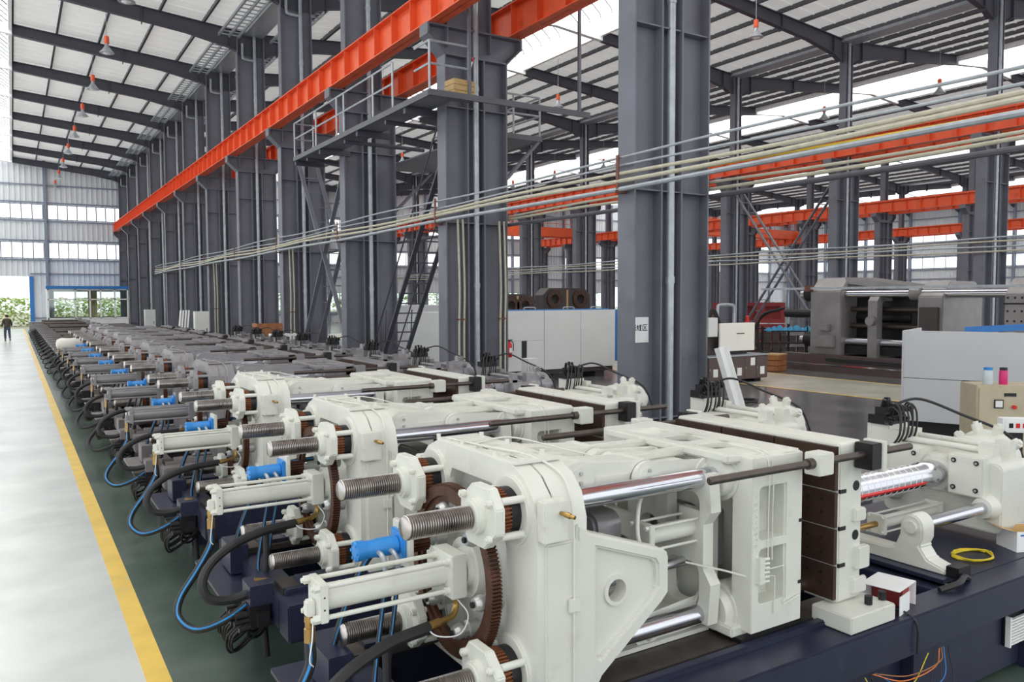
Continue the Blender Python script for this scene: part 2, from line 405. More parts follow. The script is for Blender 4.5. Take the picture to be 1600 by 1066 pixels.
# crane girders -----------------------------------------------------
GZ0, GZ1 = 9.38, 10.2
ST = MB().box(-0.19, 0.19, -0.01, 0.01, GZ0+0.03, GZ1-0.03).mesh('stiffener', smooth=0)
GN = ['beside the machine aisle', 'beyond the grey enclosures in mid hall', 'across the third hall', 'nearest the far side wall']
for r, rx in enumerate(RX):
    for s in (-1, 1):
        t = empty('crane_girder', (rx+s*1.13, 0, 0), 0, f'orange crane girder on the {"left" if s < 0 else "right"} shoulder of columns {GN[r]}', 'girder', 'orange crane girders')
        ys, ye = (-3, 88.2)
        MB().box(-0.008, 0.008, ys, ye, GZ0, GZ1).build('web', 'crane_orange', t, smooth=0)
        MB().box(-0.2, 0.2, ys, ye, GZ1-0.03, GZ1).build('top_flange', 'crane_orange', t, smooth=0)
        MB().box(-0.2, 0.2, ys, ye, GZ0, GZ0+0.03).build('bottom_flange', 'crane_orange', t, smooth=0)
        MB().box(-0.04, 0.04, ys, ye, GZ1, GZ1+0.1).build('rail', 'crane_orange', t, smooth=0)
        if r < 2:
            n0 = 0 if r == 0 else 6
            for i in range(n0, 78): place('stiffener', ST, 'crane_orange', t, (0, -3 + 0.6 + i*7/6, 0))
        else:
            b = MB()
            for i in range(12, 78): b.box(-0.19, 0.19, -2.4+i*7/6, -2.38+i*7/6, GZ0+0.03, GZ1-0.03)
            b.build('stiffener_row', 'crane_orange', t, smooth=0)['kind'] = 'stuff'
def crane_bridge(x0, x1, y, label):
    t = empty('bridge_crane', (0, 0, 0), 0, label, 'crane', 'overhead travelling cranes')
    for dy in (0, 1.6):
        MB().prism([(x0+1.4, 9.9), (x0+0.9, 10.35), (x0+0.9, 10.95), (x1-0.9, 10.95), (x1-0.9, 10.35), (x1-1.4, 9.9)], 'y', y+dy-0.2, y+dy+0.2).build('bridge_girder', 'crane_orange', t, smooth=0)
    for x in (x0+1.13, x1-1.13): MB().box(x-0.2, x+0.2, y-0.8, y+2.4, 10.3, 10.75).build('end_carriage', 'crane_orange', t, smooth=0)
    b = MB()
    for i in range(18):
        x = x0+1.5+i*(x1-x0-3)/17; b.bar((x, y-0.25, 10.95), (x, y-0.25, 11.9), 0.05, 0.05)
    for z in (11.4, 11.9): b.bar((x0+1.5, y-0.25, z), (x1-1.5, y-0.25, z), 0.05, 0.05)
    b.build('hand_rail', 'crane_orange', t, smooth=0)
    MB().box(x0+8, x0+10.2, y-0.1, y+1.7, 10.95, 11.8).build('hoist_trolley', 'crane_orange', t, bevel=0.05)
crane_bridge(RX[1], RX[2], 77, 'orange bridge crane with handrail far back between second and third column rows')
crane_bridge(RX[2], RX[3], 66, 'orange bridge crane far back between third and last column rows')

# lattice cross braces and the access ladder -----------------------
def lattice_leg(t, x0, x1, ya, za, yb, zb, m='column_grey', step=0.42, w=0.09):
    for x in (x0, x1): MB().bar((x, ya, za), (x, yb, zb), 0.06, w, up=(1,0,0)).build('chord', m, t, smooth=0)
    L = sqrt((yb-ya)**2+(zb-za)**2); n = int(L/step)
    R = MB().box(x0, x1, -0.02, 0.02, -0.02, 0.02).mesh('rung', smooth=0)
    for i in range(1, n): place('rung', R, m, t, (0, ya+(yb-ya)*i/n, za+(zb-za)*i/n))
for r in (0, 1):
    rx = RX[r]; ya, yb = FY[5]+0.3, FY[6]-0.3
    t = empty('cross_brace', (0, 0, 0), 0, 'X-shaped lattice brace between columns ' + ('beside the machine row' if r == 0 else 'behind the cream machine panel'), 'brace')
    lattice_leg(t, rx-0.35, rx+0.35, ya, 0.2, yb, 8.6, step=0.75, w=0.15)
    lattice_leg(t, rx-0.30, rx+0.30, yb, 0.2, ya, 8.6, step=0.75, w=0.15)
t = empty('access_ladder', (0, 0, 0), 0, 'steep dark steel ladder leaning up to the grey platform', 'ladder')
lattice_leg(t, 9.55, 10.3, 23.4, 0.0, 17.75, 7.5, m='rafter_grey', step=0.36, w=0.13)
MB().tube([(9.5, 23.6, 0.9), (9.5, 18.2, 8.0)], 0.025, 6).build('hand_rail', 'rafter_grey', t)
MB().tube([(10.35, 23.6, 0.9), (10.35, 18.2, 8.0)], 0.025, 6).build('hand_rail', 'rafter_grey', t)
for y, z in ((22.4, 1.4), (20.4, 4.0)):
    for x in (9.5, 10.35): MB().bar((x, y, z), (x, y-0.1, z+1.0), 0.03, 0.03).build('rail_post', 'rafter_grey', t, smooth=0)

# maintenance platform ---------------------------------------------
t = empty('maintenance_platform', (0, 0, 0), 0, 'grey steel platform with handrails hung below the orange girder', 'platform')
def bx(nm, m, *a, **k): return MB().box(*a).build(nm, m, t, smooth=0, **k)
bx('deck', 'column_grey', 8.3, 9.06, 17.15, 27.2, 7.46, 7.5)
bx('deck', 'column_grey', 8.3, 9.5, 16.75, 17.15, 7.46, 7.5)
bx('deck', 'column_grey', 10.95, 12.9, 19.0, 26.0, 7.20, 7.24)
bx('edge_beam', 'purlin_grey', 8.26, 8.32, 16.75, 27.2, 7.42, 7.56)
bx('edge_beam', 'purlin_grey', 8.26, 12.9, 16.72, 16.78, 7.42, 7.56)
bx('edge_beam', 'purlin_grey', 12.86, 12.92, 19.0, 26.0, 7.18, 7.32)
bx('edge_beam', 'purlin_grey', 10.9, 12.92, 18.97, 19.03, 7.18, 7.32)
for y in (18.2, 21.4, 24.6, 27.1): MB().bar((8.3, y, 7.36), (9.3, y, 7.36), 0.12, 0.16).build('bracket_beam', 'rafter_grey', t, smooth=0)
for y in (19.5, 22.5, 26.0): MB().tube([(8.35, y, 7.32), (10.9, y, 7.3)], 0.06, 8).build('tie_tube', 'rafter_grey', t)
MB().bar((12.85, 19.05, 7.2), (10.9, 18.1, 5.6), 0.08, 0.08).build('strut', 'column_grey', t, smooth=0)
MB().bar((12.8, 25.8, 7.2), (10.9, 24.8, 5.6), 0.08, 0.08).build('strut', 'column_grey', t, smooth=0)
def rail(pts, posts, r=0.028):
    for h in (1.12, 0.6):
        MB().tube([(p[0], p[1], p[2]+h) for p in pts], r, 6).build('hand_rail', 'galv', t)
    for p in posts: MB().tube([(p[0], p[1], p[2]), (p[0], p[1], p[2]+1.12)], r, 6).build('rail_post', 'galv', t)
rail([(8.3, 18.9, 7.56), (8.3, 27.15, 7.56)], [(8.3, y, 7.56) for y in (18.9, 20.2, 22.4, 23.0, 24.9, 27.15)])
rail([(8.3, 27.15, 7.56), (9.0, 27.15, 7.56)], [(8.95, 27.15, 7.56)])
rail([(8.3, 16.8, 7.56), (9.35, 16.8, 7.56)], [(8.3, 16.8, 7.56), (9.35, 16.8, 7.56)])
rail([(8.3, 16.8, 7.56), (8.3, 17.6, 7.56)], [])
rail([(12.88, 19.05, 7.3), (12.88, 25.9, 7.3)], [(12.88, y, 7.3) for y in (19.05, 21.3, 23.6, 25.9)])
rail([(11.0, 19.05, 7.3), (12.88, 19.05, 7.3)], [(11.0, 19.05, 7.3), (12.0, 19.05, 7.3)])
for x, y in ((9.35, 16.8), (12.6, 16.8)): MB().bar((x, y, 7.5), (x, y, 12.4), 0.07, 0.07).build('hanger_post', 'column_grey', t, smooth=0)
t = empty('wooden_crate', (9.2, 17.0, 7.5), 0.1, 'small pale wooden crate standing on the grey platform', 'crate')
for k in range(3): MB().box(-0.3, 0.3, -0.2, -0.18, 0.02+k*0.13, 0.14+k*0.13).build('slat', 'wood', t, smooth=0); MB().box(-0.3, 0.3, 0.18, 0.2, 0.02+k*0.13, 0.14+k*0.13).build('slat', 'wood', t, smooth=0)
for k in range(3):
    for x in (-0.3, 0.28): MB().box(x, x+0.02, -0.18, 0.18, 0.02+k*0.13, 0.14+k*0.13).build('slat', 'wood', t, smooth=0)
MB().box(-0.29, 0.29, -0.19, 0.19, 0, 0.03).build('bottom_board', 'wood', t, smooth=0)
st = empty('striped_stick', (9.3, 17.0, 7.54), 0, 'thin red and white striped stick standing up out of the wooden crate', 'stick')
for k in range(8):
    a, b = Vector((0, 0, 0)), Vector((0.28, 0, 1.0))
    MB().cyl(a+(b-a)*k/8, a+(b-a)*(k+1)/8, 0.018, 8).build('stripe', 'signal_red' if k % 2 else 'label_white', st)

# conduits -----------------------------------------------------------
def conduit(name, label, x, z, r, m, y0=-3, y1=66, wob=0.04, cat='pipe'):
    pts = []; y = y0; k = 0
    while y <= y1:
        dip = wob*sin(k*1.7+z*9); pts.append((x+0.3*dip, y, z+dip)); y += 3.5; k += 1
    return tag(MB().tube(spline(pts, 3), r, 8).build(name, m), label, cat, 'conduits along the near columns')
conduit('conduit', 'thin grey conduit, uppermost pipe of the bundle along the near columns', 8.95, 5.14, 0.022, 'galv')
conduit('conduit', 'thin grey conduit, second from the top of the bundle along the columns', 8.97, 4.99, 0.02, 'galv')
conduit('conduit', 'cream conduit under two thin grey ones along the near columns', 8.93, 4.87, 0.03, 'conduit_cream')
conduit('conduit', 'thicker cream conduit in the middle of the bundle along the near columns', 8.92, 4.77, 0.036, 'conduit_cream')
conduit('conduit', 'yellow conduit squeezed between cream and grey pipes of the bundle', 8.95, 4.705, 0.018, 'conduit_yellow', 4, 14)
conduit('conduit', 'galvanised grey pipe, lowest of the bundle on the near columns', 8.93, 4.63, 0.042, 'galv', wob=0.02)
conduit('conduit', 'cream conduit behind the columns on the mid-hall side, upper one', 10.97, 4.86, 0.026, 'conduit_cream', -3, 18)
conduit('conduit', 'cream conduit behind the columns on the mid-hall side, lower one', 10.97, 4.76, 0.032, 'conduit_cream', -3, 18)
conduit('conduit', 'dark grey pipe, lowest behind the columns on the mid-hall side', 10.98, 4.62, 0.045, 'purlin_grey', -3, 32, wob=0.02)
for i in range(4): conduit('conduit', f'{["upper", "second", "third", "lowest"][i]} thin pipe of the bundle along the second column row', RX[1]-0.98, 4.6+0.17*(3-i), 0.035, 'conduit_cream' if i % 2 else 'galv', 3, 80)
BR = MB().box(-0.2, 0.0, -0.04, 0.04, 4.55, 4.6).box(-0.2, -0.17, -0.03, 0.03, 4.55, 5.2).mesh('pipe_bracket', smooth=0)
for i, y in enumerate(FY[3:11]):
    tag(place('pipe_bracket', BR, 'rust_bracket', None, (9.085, y, 0)), f'rusty bracket holding the conduit bundle to the {ORD[i]} aisle column', 'bracket', 'rusty pipe brackets')
def riser(x, y, label):
    t = empty('riser_conduit', (x, y, 0), 0, label, 'pipe', 'upright cream conduits')
    for dx in (0, 0.14): MB().tube(spline([(dx, 0, 0.4), (dx, 0, 2.0), (dx+0.01, -0.02, 3.0), (dx-0.02, 0, 4.7)], 4), 0.028, 8).build('conduit', 'conduit_cream', t)
    MB().box(-0.06, 0.2, -0.03, 0.03, 2.2, 2.24).build('clamp', 'rust_bracket', t, smooth=0); MB().box(-0.06, 0.2, -0.03, 0.03, 0.8, 0.84).build('clamp', 'rust_bracket', t, smooth=0)
riser(9.4, FY[4]-0.28, 'pair of cream conduits rising up the left web of the second aisle column')
riser(10.6, FY[4]-0.28, 'pair of cream conduits rising up the right web of the second aisle column')
riser(9.35, FY[6]-0.28, 'pair of cream conduits rising up the fourth aisle column')
riser(9.35, FY[8]-0.28, 'pair of cream conduits rising up the sixth aisle column')
# notice on the second aisle column
nt_ = empty('paper_notice', (0, 0, 0), 0, 'white paper notice with black characters on the big near column', 'notice')
yy = FY[3]-0.02
MB().box(9.17, 9.60, yy-0.008, yy-0.004, 1.95, 2.40).build('sheet', 'paper', nt_, smooth=0)
def strokes(x, z, s, segs):
    b = MB()
    for (xa, za, xb, zb) in segs: b.bar((x+xa*s, yy-0.012, z+za*s), (x+xb*s, yy-0.012, z+zb*s), 0.004, 0.011, up=(0, 0, 1) if abs(za-zb) < abs(xa-xb) else (1, 0, 0))
    b.build('character', 'ink', nt_, smooth=0)
strokes(9.20, 2.16, 0.11, [(0.05,0.35,0.05,0.9),(0.05,0.9,0.32,0.9),(0.32,0.9,0.32,0.35),(0.05,0.35,0.32,0.35),(0.42,0.92,0.95,0.92),(0.62,0.92,0.45,0.05),(0.85,0.92,0.72,0.6),(0.72,0.6,0.95,0.6),(0.95,0.6,0.55,0.05),(0.55,0.5,0.98,0.05)])
strokes(9.325, 2.16, 0.11, [(0.2,0.95,0.2,0.5),(0.2,0.5,0.02,0.05),(0.2,0.5,0.35,0.2),(0.05,0.75,0.1,0.55),(0.38,0.7,0.32,0.55),(0.45,0.9,0.98,0.9),(0.72,0.9,0.72,0.5),(0.5,0.7,0.95,0.7),(0.45,0.5,0.98,0.5),(0.72,0.5,0.72,0.08),(0.5,0.3,0.95,0.3),(0.42,0.06,1.0,0.06)])
strokes(9.455, 2.16, 0.11, [(0.08,0.95,0.95,0.95),(0.08,0.95,0.08,0.05),(0.08,0.05,0.98,0.05),(0.28,0.78,0.78,0.2),(0.78,0.8,0.28,0.2)])

# high-bay lamps ------------------------------------------------------
def lamp_mesh():
    return (None, MB().lathe((0,0,0.28), (0,0,1), [(0,0.09),(0.02,0.1),(0.3,0.1),(0.34,0.05)], 12).mesh('ballast'),
            MB().lathe((0,0,-0.12), (0,0,1), [(0.0,0.30),(0.02,0.30),(0.12,0.2),(0.28,0.09),(0.40,0.07)], 16).mesh('reflector'), MB().lathe((0,0,-0.18), (0,0,1), [(0,0.06),(0.04,0.14),(0.07,0.2)], 12).mesh('bulb'))
LM = lamp_mesh()
def lamp(x, y, z, label):
    t = empty('high_bay_lamp', (x, y, z), 0, label, 'lamp', 'high-bay lamps')
    d = min(abs(x-r_) for r_ in RX); MB().cyl((0, 0, 0.55), (0, 0, rtop(d)+0.21-z), 0.012, 6).build('cord', 'galv', t)
    for me, m in zip(LM[1:], ('crane_orange', 'galv', 'lamp_bulb')): place(me.name.split('.')[0], me, m, t)
for i in range(9): lamp(3.8, 32.0+7*i, 13.5, f'{ORD[i]} hanging high-bay lamp with orange cap over the machine aisle')
for i in range(8): lamp(26.2, 22.9+7*i, 13.5, f'{ORD[i]} hanging high-bay lamp with orange cap beyond the enclosure roof skylight')
for i in range(7): lamp(17.0, 25.9+7*i, 13.5, f'{ORD[i]} hanging high-bay lamp in mid hall close behind the aisle columns')
for i in range(8): lamp(41.5, 24.0+7*i, 13.5, f'{ORD[i]} hanging high-bay lamp between the second and third column rows')

# end wall --------------------------------------------------------------
def clad(b, a0, a1, z0, z1, along='x', c=0.0, pitch=0.42):
    n = max(1, int((a1-a0)/pitch)); w = (a1-a0)/n; pr = []
    for i in range(n): pr += [(a0+i*w, 0), (a0+i*w+w*0.55, 0), (a0+i*w+w*0.65, -0.05), (a0+i*w+w*0.9, -0.05)]
    pr.append((a1, 0)); m = len(pr); vs = []
    for z in (z0, z1):
        for (a, q) in pr: vs.append((a, c+q, z) if along == 'x' else (c+q, a, z))
    b.add(vs, [(i, i+1, m+i+1, m+i) for i in range(m-1)])
def wall(name, a0, a1, z1, holes, along, c):
    w = empty(name, (0, 0, 0), kind='structure')
    xs = sorted({a0, a1, *[h[0] for h in holes], *[h[1] for h in holes]}); zs = sorted({0.0, z1, *[h[2] for h in holes], *[h[3] for h in holes]})
    for i in range(len(xs)-1):
        for j in range(len(zs)-1):
            mx, mz = (xs[i]+xs[i+1])/2, (zs[j]+zs[j+1])/2
            if any(h[0] < mx < h[1] and h[2] < mz < h[3] for h in holes): continue
            b = MB(); clad(b, xs[i], xs[i+1], zs[j], zs[j+1], along, c); b.build('cladding_panel', 'wall_sheet', w, smooth=0, fix=False)
    return w
gates = [(-6.5, 1.4, 0, 4.95), (3.4, 9.6, 0.9, 3.5), (70.5, 74.5, 0.0, 4.2), (14, 33.6, 1.2, 3.4), (36, 58, 1.2, 3.4), (61, 70.5, 1.2, 3.4)]
w = wall('wall_far', -15, XE, 16.6, gates, 'x', YE)
for x in [2.9] + [9.98+4.13*i for i in range(1, 24)]: MB().box(x-0.12, x+0.12, YE-0.35, YE-0.06, 0, 15.9).build('wall_post', 'wall_rail', w, smooth=0)
for z in (1.0, 5.2, 6.5, 8.35, 10.2, 11.95, 13.6): MB().box(1.5, XE, YE-0.2, YE-0.08, z-0.06, z+0.06).build('wall_rail', 'wall_rail', w, smooth=0)
for z in (6.5, 8.35, 10.2, 11.95, 13.6): MB().box(-15, 1.5, YE-0.2, YE-0.08, z-0.06, z+0.06).build('wall_rail', 'wall_rail', w, smooth=0)
w2 = wall('wall_right', 0, YE, 16.6, [], 'y', XE)
for y in FY[3:]: MB().box(XE-0.4, XE-0.06, y-0.15, y+0.15, 0, 15.9).build('wall_post', 'wall_rail', w2, smooth=0)
for z in (1.0, 5.2, 6.5, 8.35, 10.2, 11.95, 13.6): MB().box(XE-0.2, XE-0.08, 0, YE, z-0.06, z+0.06).build('wall_rail', 'wall_rail', w2, smooth=0)
wn = 0
PANE = {}
def window(a0, a1, z0, z1, n, along, c, glass='window_glass'):
    global wn; wn += 1
    w = empty(f'window_{wn}', (0, 0, 0), kind='structure'); p = (a1-a0)/n
    key = (round(p, 3), z1-z0, along)
    if key not in PANE:
        PANE[key] = (MB().box(0.03, p-0.03, -0.02, 0.0, 0.03, z1-z0-0.03) if along == 'x' else MB().box(-0.02, 0.0, 0.03, p-0.03, 0.03, z1-z0-0.03)).mesh('pane', smooth=0)
    for i in range(n): place('pane', PANE[key], glass, w, (a0+i*p, c, z0) if along == 'x' else (c, a0+i*p, z0))
    b = MB()
    for i in range(n+1): b.box(a0+i*p-0.05, a0+i*p+0.05, c-0.05, c, z0, z1) if along == 'x' else b.box(c-0.05, c, a0+i*p-0.05, a0+i*p+0.05, z0, z1)
    for z in (z0, z1): b.box(a0, a1, c-0.06, c, z-0.03, z+0.03) if along == 'x' else b.box(c-0.06, c, a0, a1, z-0.03, z+0.03)
    b.build('window_frame', 'wall_rail', w, smooth=0)
for (z0, z1) in ((6.7, 8.15), (10.4, 11.75)):
    window(-3.4, 2.7, z0, z1, 7, 'x', YE-0.06); window(3.1, 9.7, z0, z1, 8, 'x', YE-0.06)
    for i in range(1, 23):
        if (i % 6) != 0: window(9.98+4.13*i+0.15, 9.98+4.13*(i+1)-0.15, z0, z1, 3, 'x', YE-0.06)
    for y in FY[3:-1]: window(y+0.2, y+6.8, z0, z1, 4, 'y', XE-0.06)
for y in FY[4:-1]: window(y+0.2, y+6.8, 1.2, 3.6, 4, 'y', XE-0.06)
for (a, b_, z0, z1) in ((14, 33.6, 1.2, 3.4), (36, 58, 1.2, 3.4), (61, 70.5, 1.2, 3.4)): window(a, b_, z0, z1, int((b_-a)/1.6), 'x', YE-0.02, 'clear_glass')
tag(MB().box(1.4, 1.75, YE-0.3, YE-0.05, 0, 4.95).build('door_post', 'trim_blue', smooth=0), kind='structure')
# office in the far corner
t = empty('office_booth', (0, 0, 0), 0, 'glazed office booth with blue roof edge in the far corner', 'booth')
MB().box(2.7, 9.4, 84.4, 88.2, 3.75, 3.85).build('roof', 'trim_blue', t, smooth=0)
MB().box(2.6, 9.45, 84.25, 84.4, 3.72, 4.0).build('roof_edge', 'trim_blue', t, smooth=0)
MB().box(2.7, 9.4, 84.4, 84.5, 0, 0.95).build('parapet_panel', 'label_white', t, smooth=0)
for x in (2.7, 4.9, 6.1, 7.0, 8.2, 9.3): MB().box(x, x+0.13, 84.38, 84.5, 0.95, 3.72).build('mullion', 'label_white', t, smooth=0)
for z in (0.95, 2.7, 3.62): MB().box(2.7, 9.4, 84.38, 84.5, z, z+0.1).build('transom', 'label_white', t, smooth=0)
for a, b_ in ((2.83, 4.9), (5.03, 6.1), (6.23, 7.0), (7.13, 8.2), (8.33, 9.3)):
    for z0, z1 in ((1.05, 2.7), (2.8, 3.62)): MB().box(a, b_, 84.43, 84.45, z0, z1).build('pane', 'clear_glass', t, smooth=0)
MB().box(2.7, 2.8, 84.4, 88.2, 0, 3.75).build('side_wall', 'label_white', t, smooth=0)
MB().prism([(6.25+0.1*i, 88.15 - (0.08 if i % 2 else 0)) for i in range(9)] + [(7.05-0.1*i, 88.2) for i in range(9)], 'z', 1.0, 3.6).build('curtain', 'curtain', t, smooth=0)
# greenery outside
def hedge(x0, x1, y, h, n, label, name='hedge'):
    b = MB()
    for i in range(n):
        x = random.uniform(x0, x1); z = h*random.random()**0.8; yy = y+random.uniform(-1.2, 1.2); s = random.uniform(0.12, 0.3)
        a, c = random.uniform(0, 6.28), random.uniform(-0.8, 0.8)
        u = Vector((cos(a), sin(a), c)).normalized()*s; w_ = Vector((-sin(a), cos(a), random.uniform(-1, 1))).normalized()*s*0.6; p = Vector((x, yy, z))
        b.add([p-u, p+w_, p+u, p-w_], [(0, 1, 2, 3)])
    return tag(b.build(name, 'foliage', smooth=0, fix=False), label, 'hedge', kind='stuff')
hedge(-9, 10.5, 97, 2.9, 3200, 'sunlit green bushes outside the open gate')
hedge(12, 76, 97, 5.5, 9000, 'green bushes seen through the low windows of the end wall')
# ------------------------------------------------------------------ injection moulding machines
XO = 4.3                                   # meshes are drawn at world x, the machine's Empty stands at x = XO
TY, ZL, ZU = 0.42, 0.905, 1.705; ZC = 0.5*(ZL+ZU)
def gear_outline(r, n, dep):
    pts = []
    for i in range(n):
        for a, q in ((0.0, r-dep), (0.3, r-dep), (0.42, r), (0.82, r)): t = 2*pi*(i+a)/n; pts.append((q*cos(t), q*sin(t)))
    return pts
def moved(pts, dy, dz): return [(p[0]+dy, p[1]+dz) for p in pts]
def rrect(y0, y1, z0, z1, r, n=4):
    out = []
    for cx, cy, a in ((y1-r, z1-r, 0), (y0+r, z1-r, pi/2), (y0+r, z0+r, pi), (y1-r, z0+r, 1.5*pi)):
        for i in range(n+1): t = a+pi/2*i/n; out.append((cx+r*cos(t), cy+r*sin(t)))
    return out
def hexa(b, x0, x1, y, z, r): b.cyl((x0, y, z), (x1, y, z), r, 6)

def build_machine():
    root = empty('injection_molding_machine', (XO, 0, 0))
    def part(nm, b, m, parent=None, **k):
        me = b if isinstance(b, bpy.types.Mesh) else b.mesh(nm, **k)
        if not me.get('shifted'): me.transform(Matrix.Translation((-XO, 0, 0))); me['shifted'] = True
        return place(nm, me, m, parent or root)
    def parts(nm, bl, m, parent=None, **k):
        for b_ in bl: part(nm, b_, m, parent, **k)
    # tie bars with their threaded rear ends
    prof = [(0, 0.046), (0.012, 0.057)]; x = 0.012
    while x < 0.50: prof += [(x+0.003, 0.059), (x+0.006, 0.059), (x+0.0085, 0.049), (x+0.011, 0.049)]; x += 0.0125
    prof += [(0.53, 0.052)]
    TB = MB().cyl((1.98, 0, 0), (4.44, 0, 0), 0.055, 28).mesh('tie_bar'); TH = MB().lathe((1.47, 0, 0), (1, 0, 0), prof, 24).mesh('thread', smooth=60)
    BP = MB().prism([(0.17, 0.06), (0.10, 0.15), (-0.06, 0.15), (-0.17, 0.06), (-0.17, -0.06), (-0.10, -0.15), (0.06, -0.15), (0.17, -0.06)], 'x', 1.86, 1.915).mesh('bearing_plate', bevel=0.006)
    FR = MB().cyl((1.825, 0, 0), (1.86, 0, 0), 0.088, 28).cyl((1.815, 0, 0), (1.825, 0, 0), 0.075, 28).mesh('flange_ring')
    SPC = MB().cyl((1.915, 0, 0), (2.06, 0, 0), 0.019, 12).cyl((1.835, 0, 0), (1.86, 0, 0), 0.02, 12).cyl((1.828, 0, 0), (1.835, 0, 0), 0.011, 6).mesh('spacer')
    NG = MB().prism(gear_outline(0.125, 40, 0.013), 'x', 1.918, 1.982).mesh('nut_gear', smooth=0); CO = MB().cyl((1.982, 0, 0), (2.045, 0, 0), 0.122, 28).mesh('collar')
    for sy in (-1, 1):
        for z in (ZL, ZU):
            loc = (0, sy*TY, z)
            tb = part('tie_bar', TB, 'chrome'); tb.location = loc
            th = part('thread', TH, 'screw_steel', tb)
            bp = part('bearing_plate', BP, 'white_paint'); bp.location = loc; bp.scale = (1, sy*(1 if z > ZC else -1), 1)
            part('flange_ring', FR, 'white_paint', bp)
            for (a, b_) in ((0.125, 0.085), (-0.125, 0.085), (0.125, -0.085), (-0.125, -0.085)):
                s = part('spacer', SPC, 'white_paint', bp); s.location = (0, a, b_)
            g = part('nut_gear', NG, 'nut_rust'); g.location = loc; part('collar', CO, 'black_steel', g)
    RG = sqrt(TY*TY+(ZU-ZC)**2)-0.122
    rg = part('ring_gear', MB().prism(moved(gear_outline(RG, 150, 0.014), 0, ZC), 'x', 1.925, 1.978, holes=[circ(0, ZC, RG-0.065, 60)]), 'gear_brown', smooth=0)
    part('ring_flange', MB().prism(circ(0, ZC, RG-0.05, 60), 'x', 1.94, 1.965, holes=[circ(0, ZC, RG-0.10, 60)]), 'gear_brown', rg, smooth=0)
    for k in range(6):
        a = radians(15+60*k); y, z = (RG-0.14)*cos(a), ZC+(RG-0.14)*sin(a)
        r = part('guide_roller', MB().lathe((1.90, y, z), (1, 0, 0), [(0, 0.03), (0.02, 0.038), (0.03, 0.042), (0.05, 0.042), (0.055, 0.036), (0.08, 0.036), (0.085, 0.05), (0.15, 0.05)], 16), 'bolt')
        part('roller_bolt', MB().cyl((1.885, y, z), (1.905, y, z), 0.016, 6), 'black_steel', r)
    # rear platen
    ol = [(-0.62, 0.70), (-0.64, 0.74), (-0.64, 1.68), (-0.60, 1.80), (-0.52, 1.88), (-0.40, 1.93)]; ol = ol + [(-y, z) for y, z in reversed(ol)]
    inner = [(-0.36, 1.12), (-0.36, 1.50), (-0.22, 1.80), (0.22, 1.80), (0.36, 1.50), (0.36, 1.12), (0.22, 0.84), (-0.22, 0.84)]
    b = MB().prism(ol, 'x', 2.16, 2.35).prism(ol, 'x', 2.06, 2.17, holes=[inner])
    rp = part('rear_platen', b, 'white_paint', bevel=0.018)
    for sy in (-1, 1):
        for z in (ZL, ZU): part('boss', MB().cyl((2.035, sy*TY, z), (2.10, sy*TY, z), 0.175, 32), 'white_paint', rp, bevel=0.008)
    part('recess_face', MB().prism(inner, 'x', 2.15, 2.158), 'white_cast', rp, smooth=0)
    slots = [rrect(2.10, 2.30, y-0.055, y+0.055, 0.05) for y in (-0.28, 0.0, 0.28)]
    part('top_plate', MB().prism([(2.07, -0.43), (2.34, -0.43), (2.34, 0.43), (2.07, 0.43)], 'z', 1.925, 1.94, holes=slots), 'white_paint', rp, bevel=0.004)
    for y in (-0.3, 0.05, 0.34): parts('grease_nipple', (MB().cyl((2.32, y, 1.935), (2.32, y, 1.96), 0.014, 6), MB().cyl((2.09, y+0.1, 1.935), (2.09, y+0.1, 1.958), 0.012, 6)), 'white_paint', rp)
    hub = part('center_hub', MB().lathe((1.985, 0, ZC), (1, 0, 0), [(0, 0.10), (0.03, 0.11), (0.03, 0.16), (0.18, 0.17)], 32), 'white_paint', rp)
    for sy in (-1, 1):
        b = MB().box(2.06, 2.2, sy*0.63 if sy > 0 else -0.70, 0.70 if sy > 0 else -0.63, 1.60, 1.80); part('lug_block', b, 'white_paint', rp, bevel=0.006)
        part('nipple', MB().lathe((2.15, sy*0.70, 1.74), (0.3, sy*1, -0.1), [(0, 0.009), (0.04, 0.014), (0.06, 0.014), (0.065, 0.010), (0.085, 0.010)], 10), 'brass', rp)
        part('side_rib', MB().box(2.10, 2.32, min(sy*0.63, sy*0.66), max(sy*0.63, sy*0.66), 0.74, 1.58), 'white_paint', rp, bevel=0.01)
        # support arm with its recess and hole
        o = [(2.28, 1.66), (2.36, 1.60), (2.86, 1.43), (2.88, 1.40), (2.88, 1.20), (2.84, 1.16), (2.44, 0.86), (2.36, 0.72), (2.28, 0.70)]
        inn = [(2.40, 1.52), (2.78, 1.39), (2.80, 1.36), (2.80, 1.24), (2.76, 1.19), (2.43, 0.95), (2.40, 0.97)]
        hole = circ(2.545, 1.27, 0.058, 24)
        ya, yb = (-0.66, -0.54) if sy < 0 else (0.54, 0.66)
        ar = part('support_arm', MB().prism(o, 'y', ya, yb, holes=[inn]), 'white_paint', bevel=0.012)
        part('arm_web', MB().prism(inn, 'y', ya+0.035, yb-0.035, holes=[hole]), 'white_paint', ar, smooth=0)
        part('hole_ring', MB().prism(circ(2.545, 1.27, 0.078, 28), 'y', ya+0.02, yb-0.02, holes=[circ(2.545, 1.27, 0.058, 28)]), 'white_paint', ar)
    tb_ = spline([(2.10, 0.35, 1.945), (2.14, 0.0, 1.95), (2.2, -0.3, 1.95), (2.25, -0.5, 1.91), (2.255, -0.62, 1.83), (2.25, -0.672, 1.6), (2.25, -0.675, 1.25), (2.25, -0.675, 0.8)], 6)
    part('grease_line', MB().tube(tb_, 0.006, 6).box(2.22, 2.28, -0.685, -0.665, 1.24, 1.30), 'white_paint')
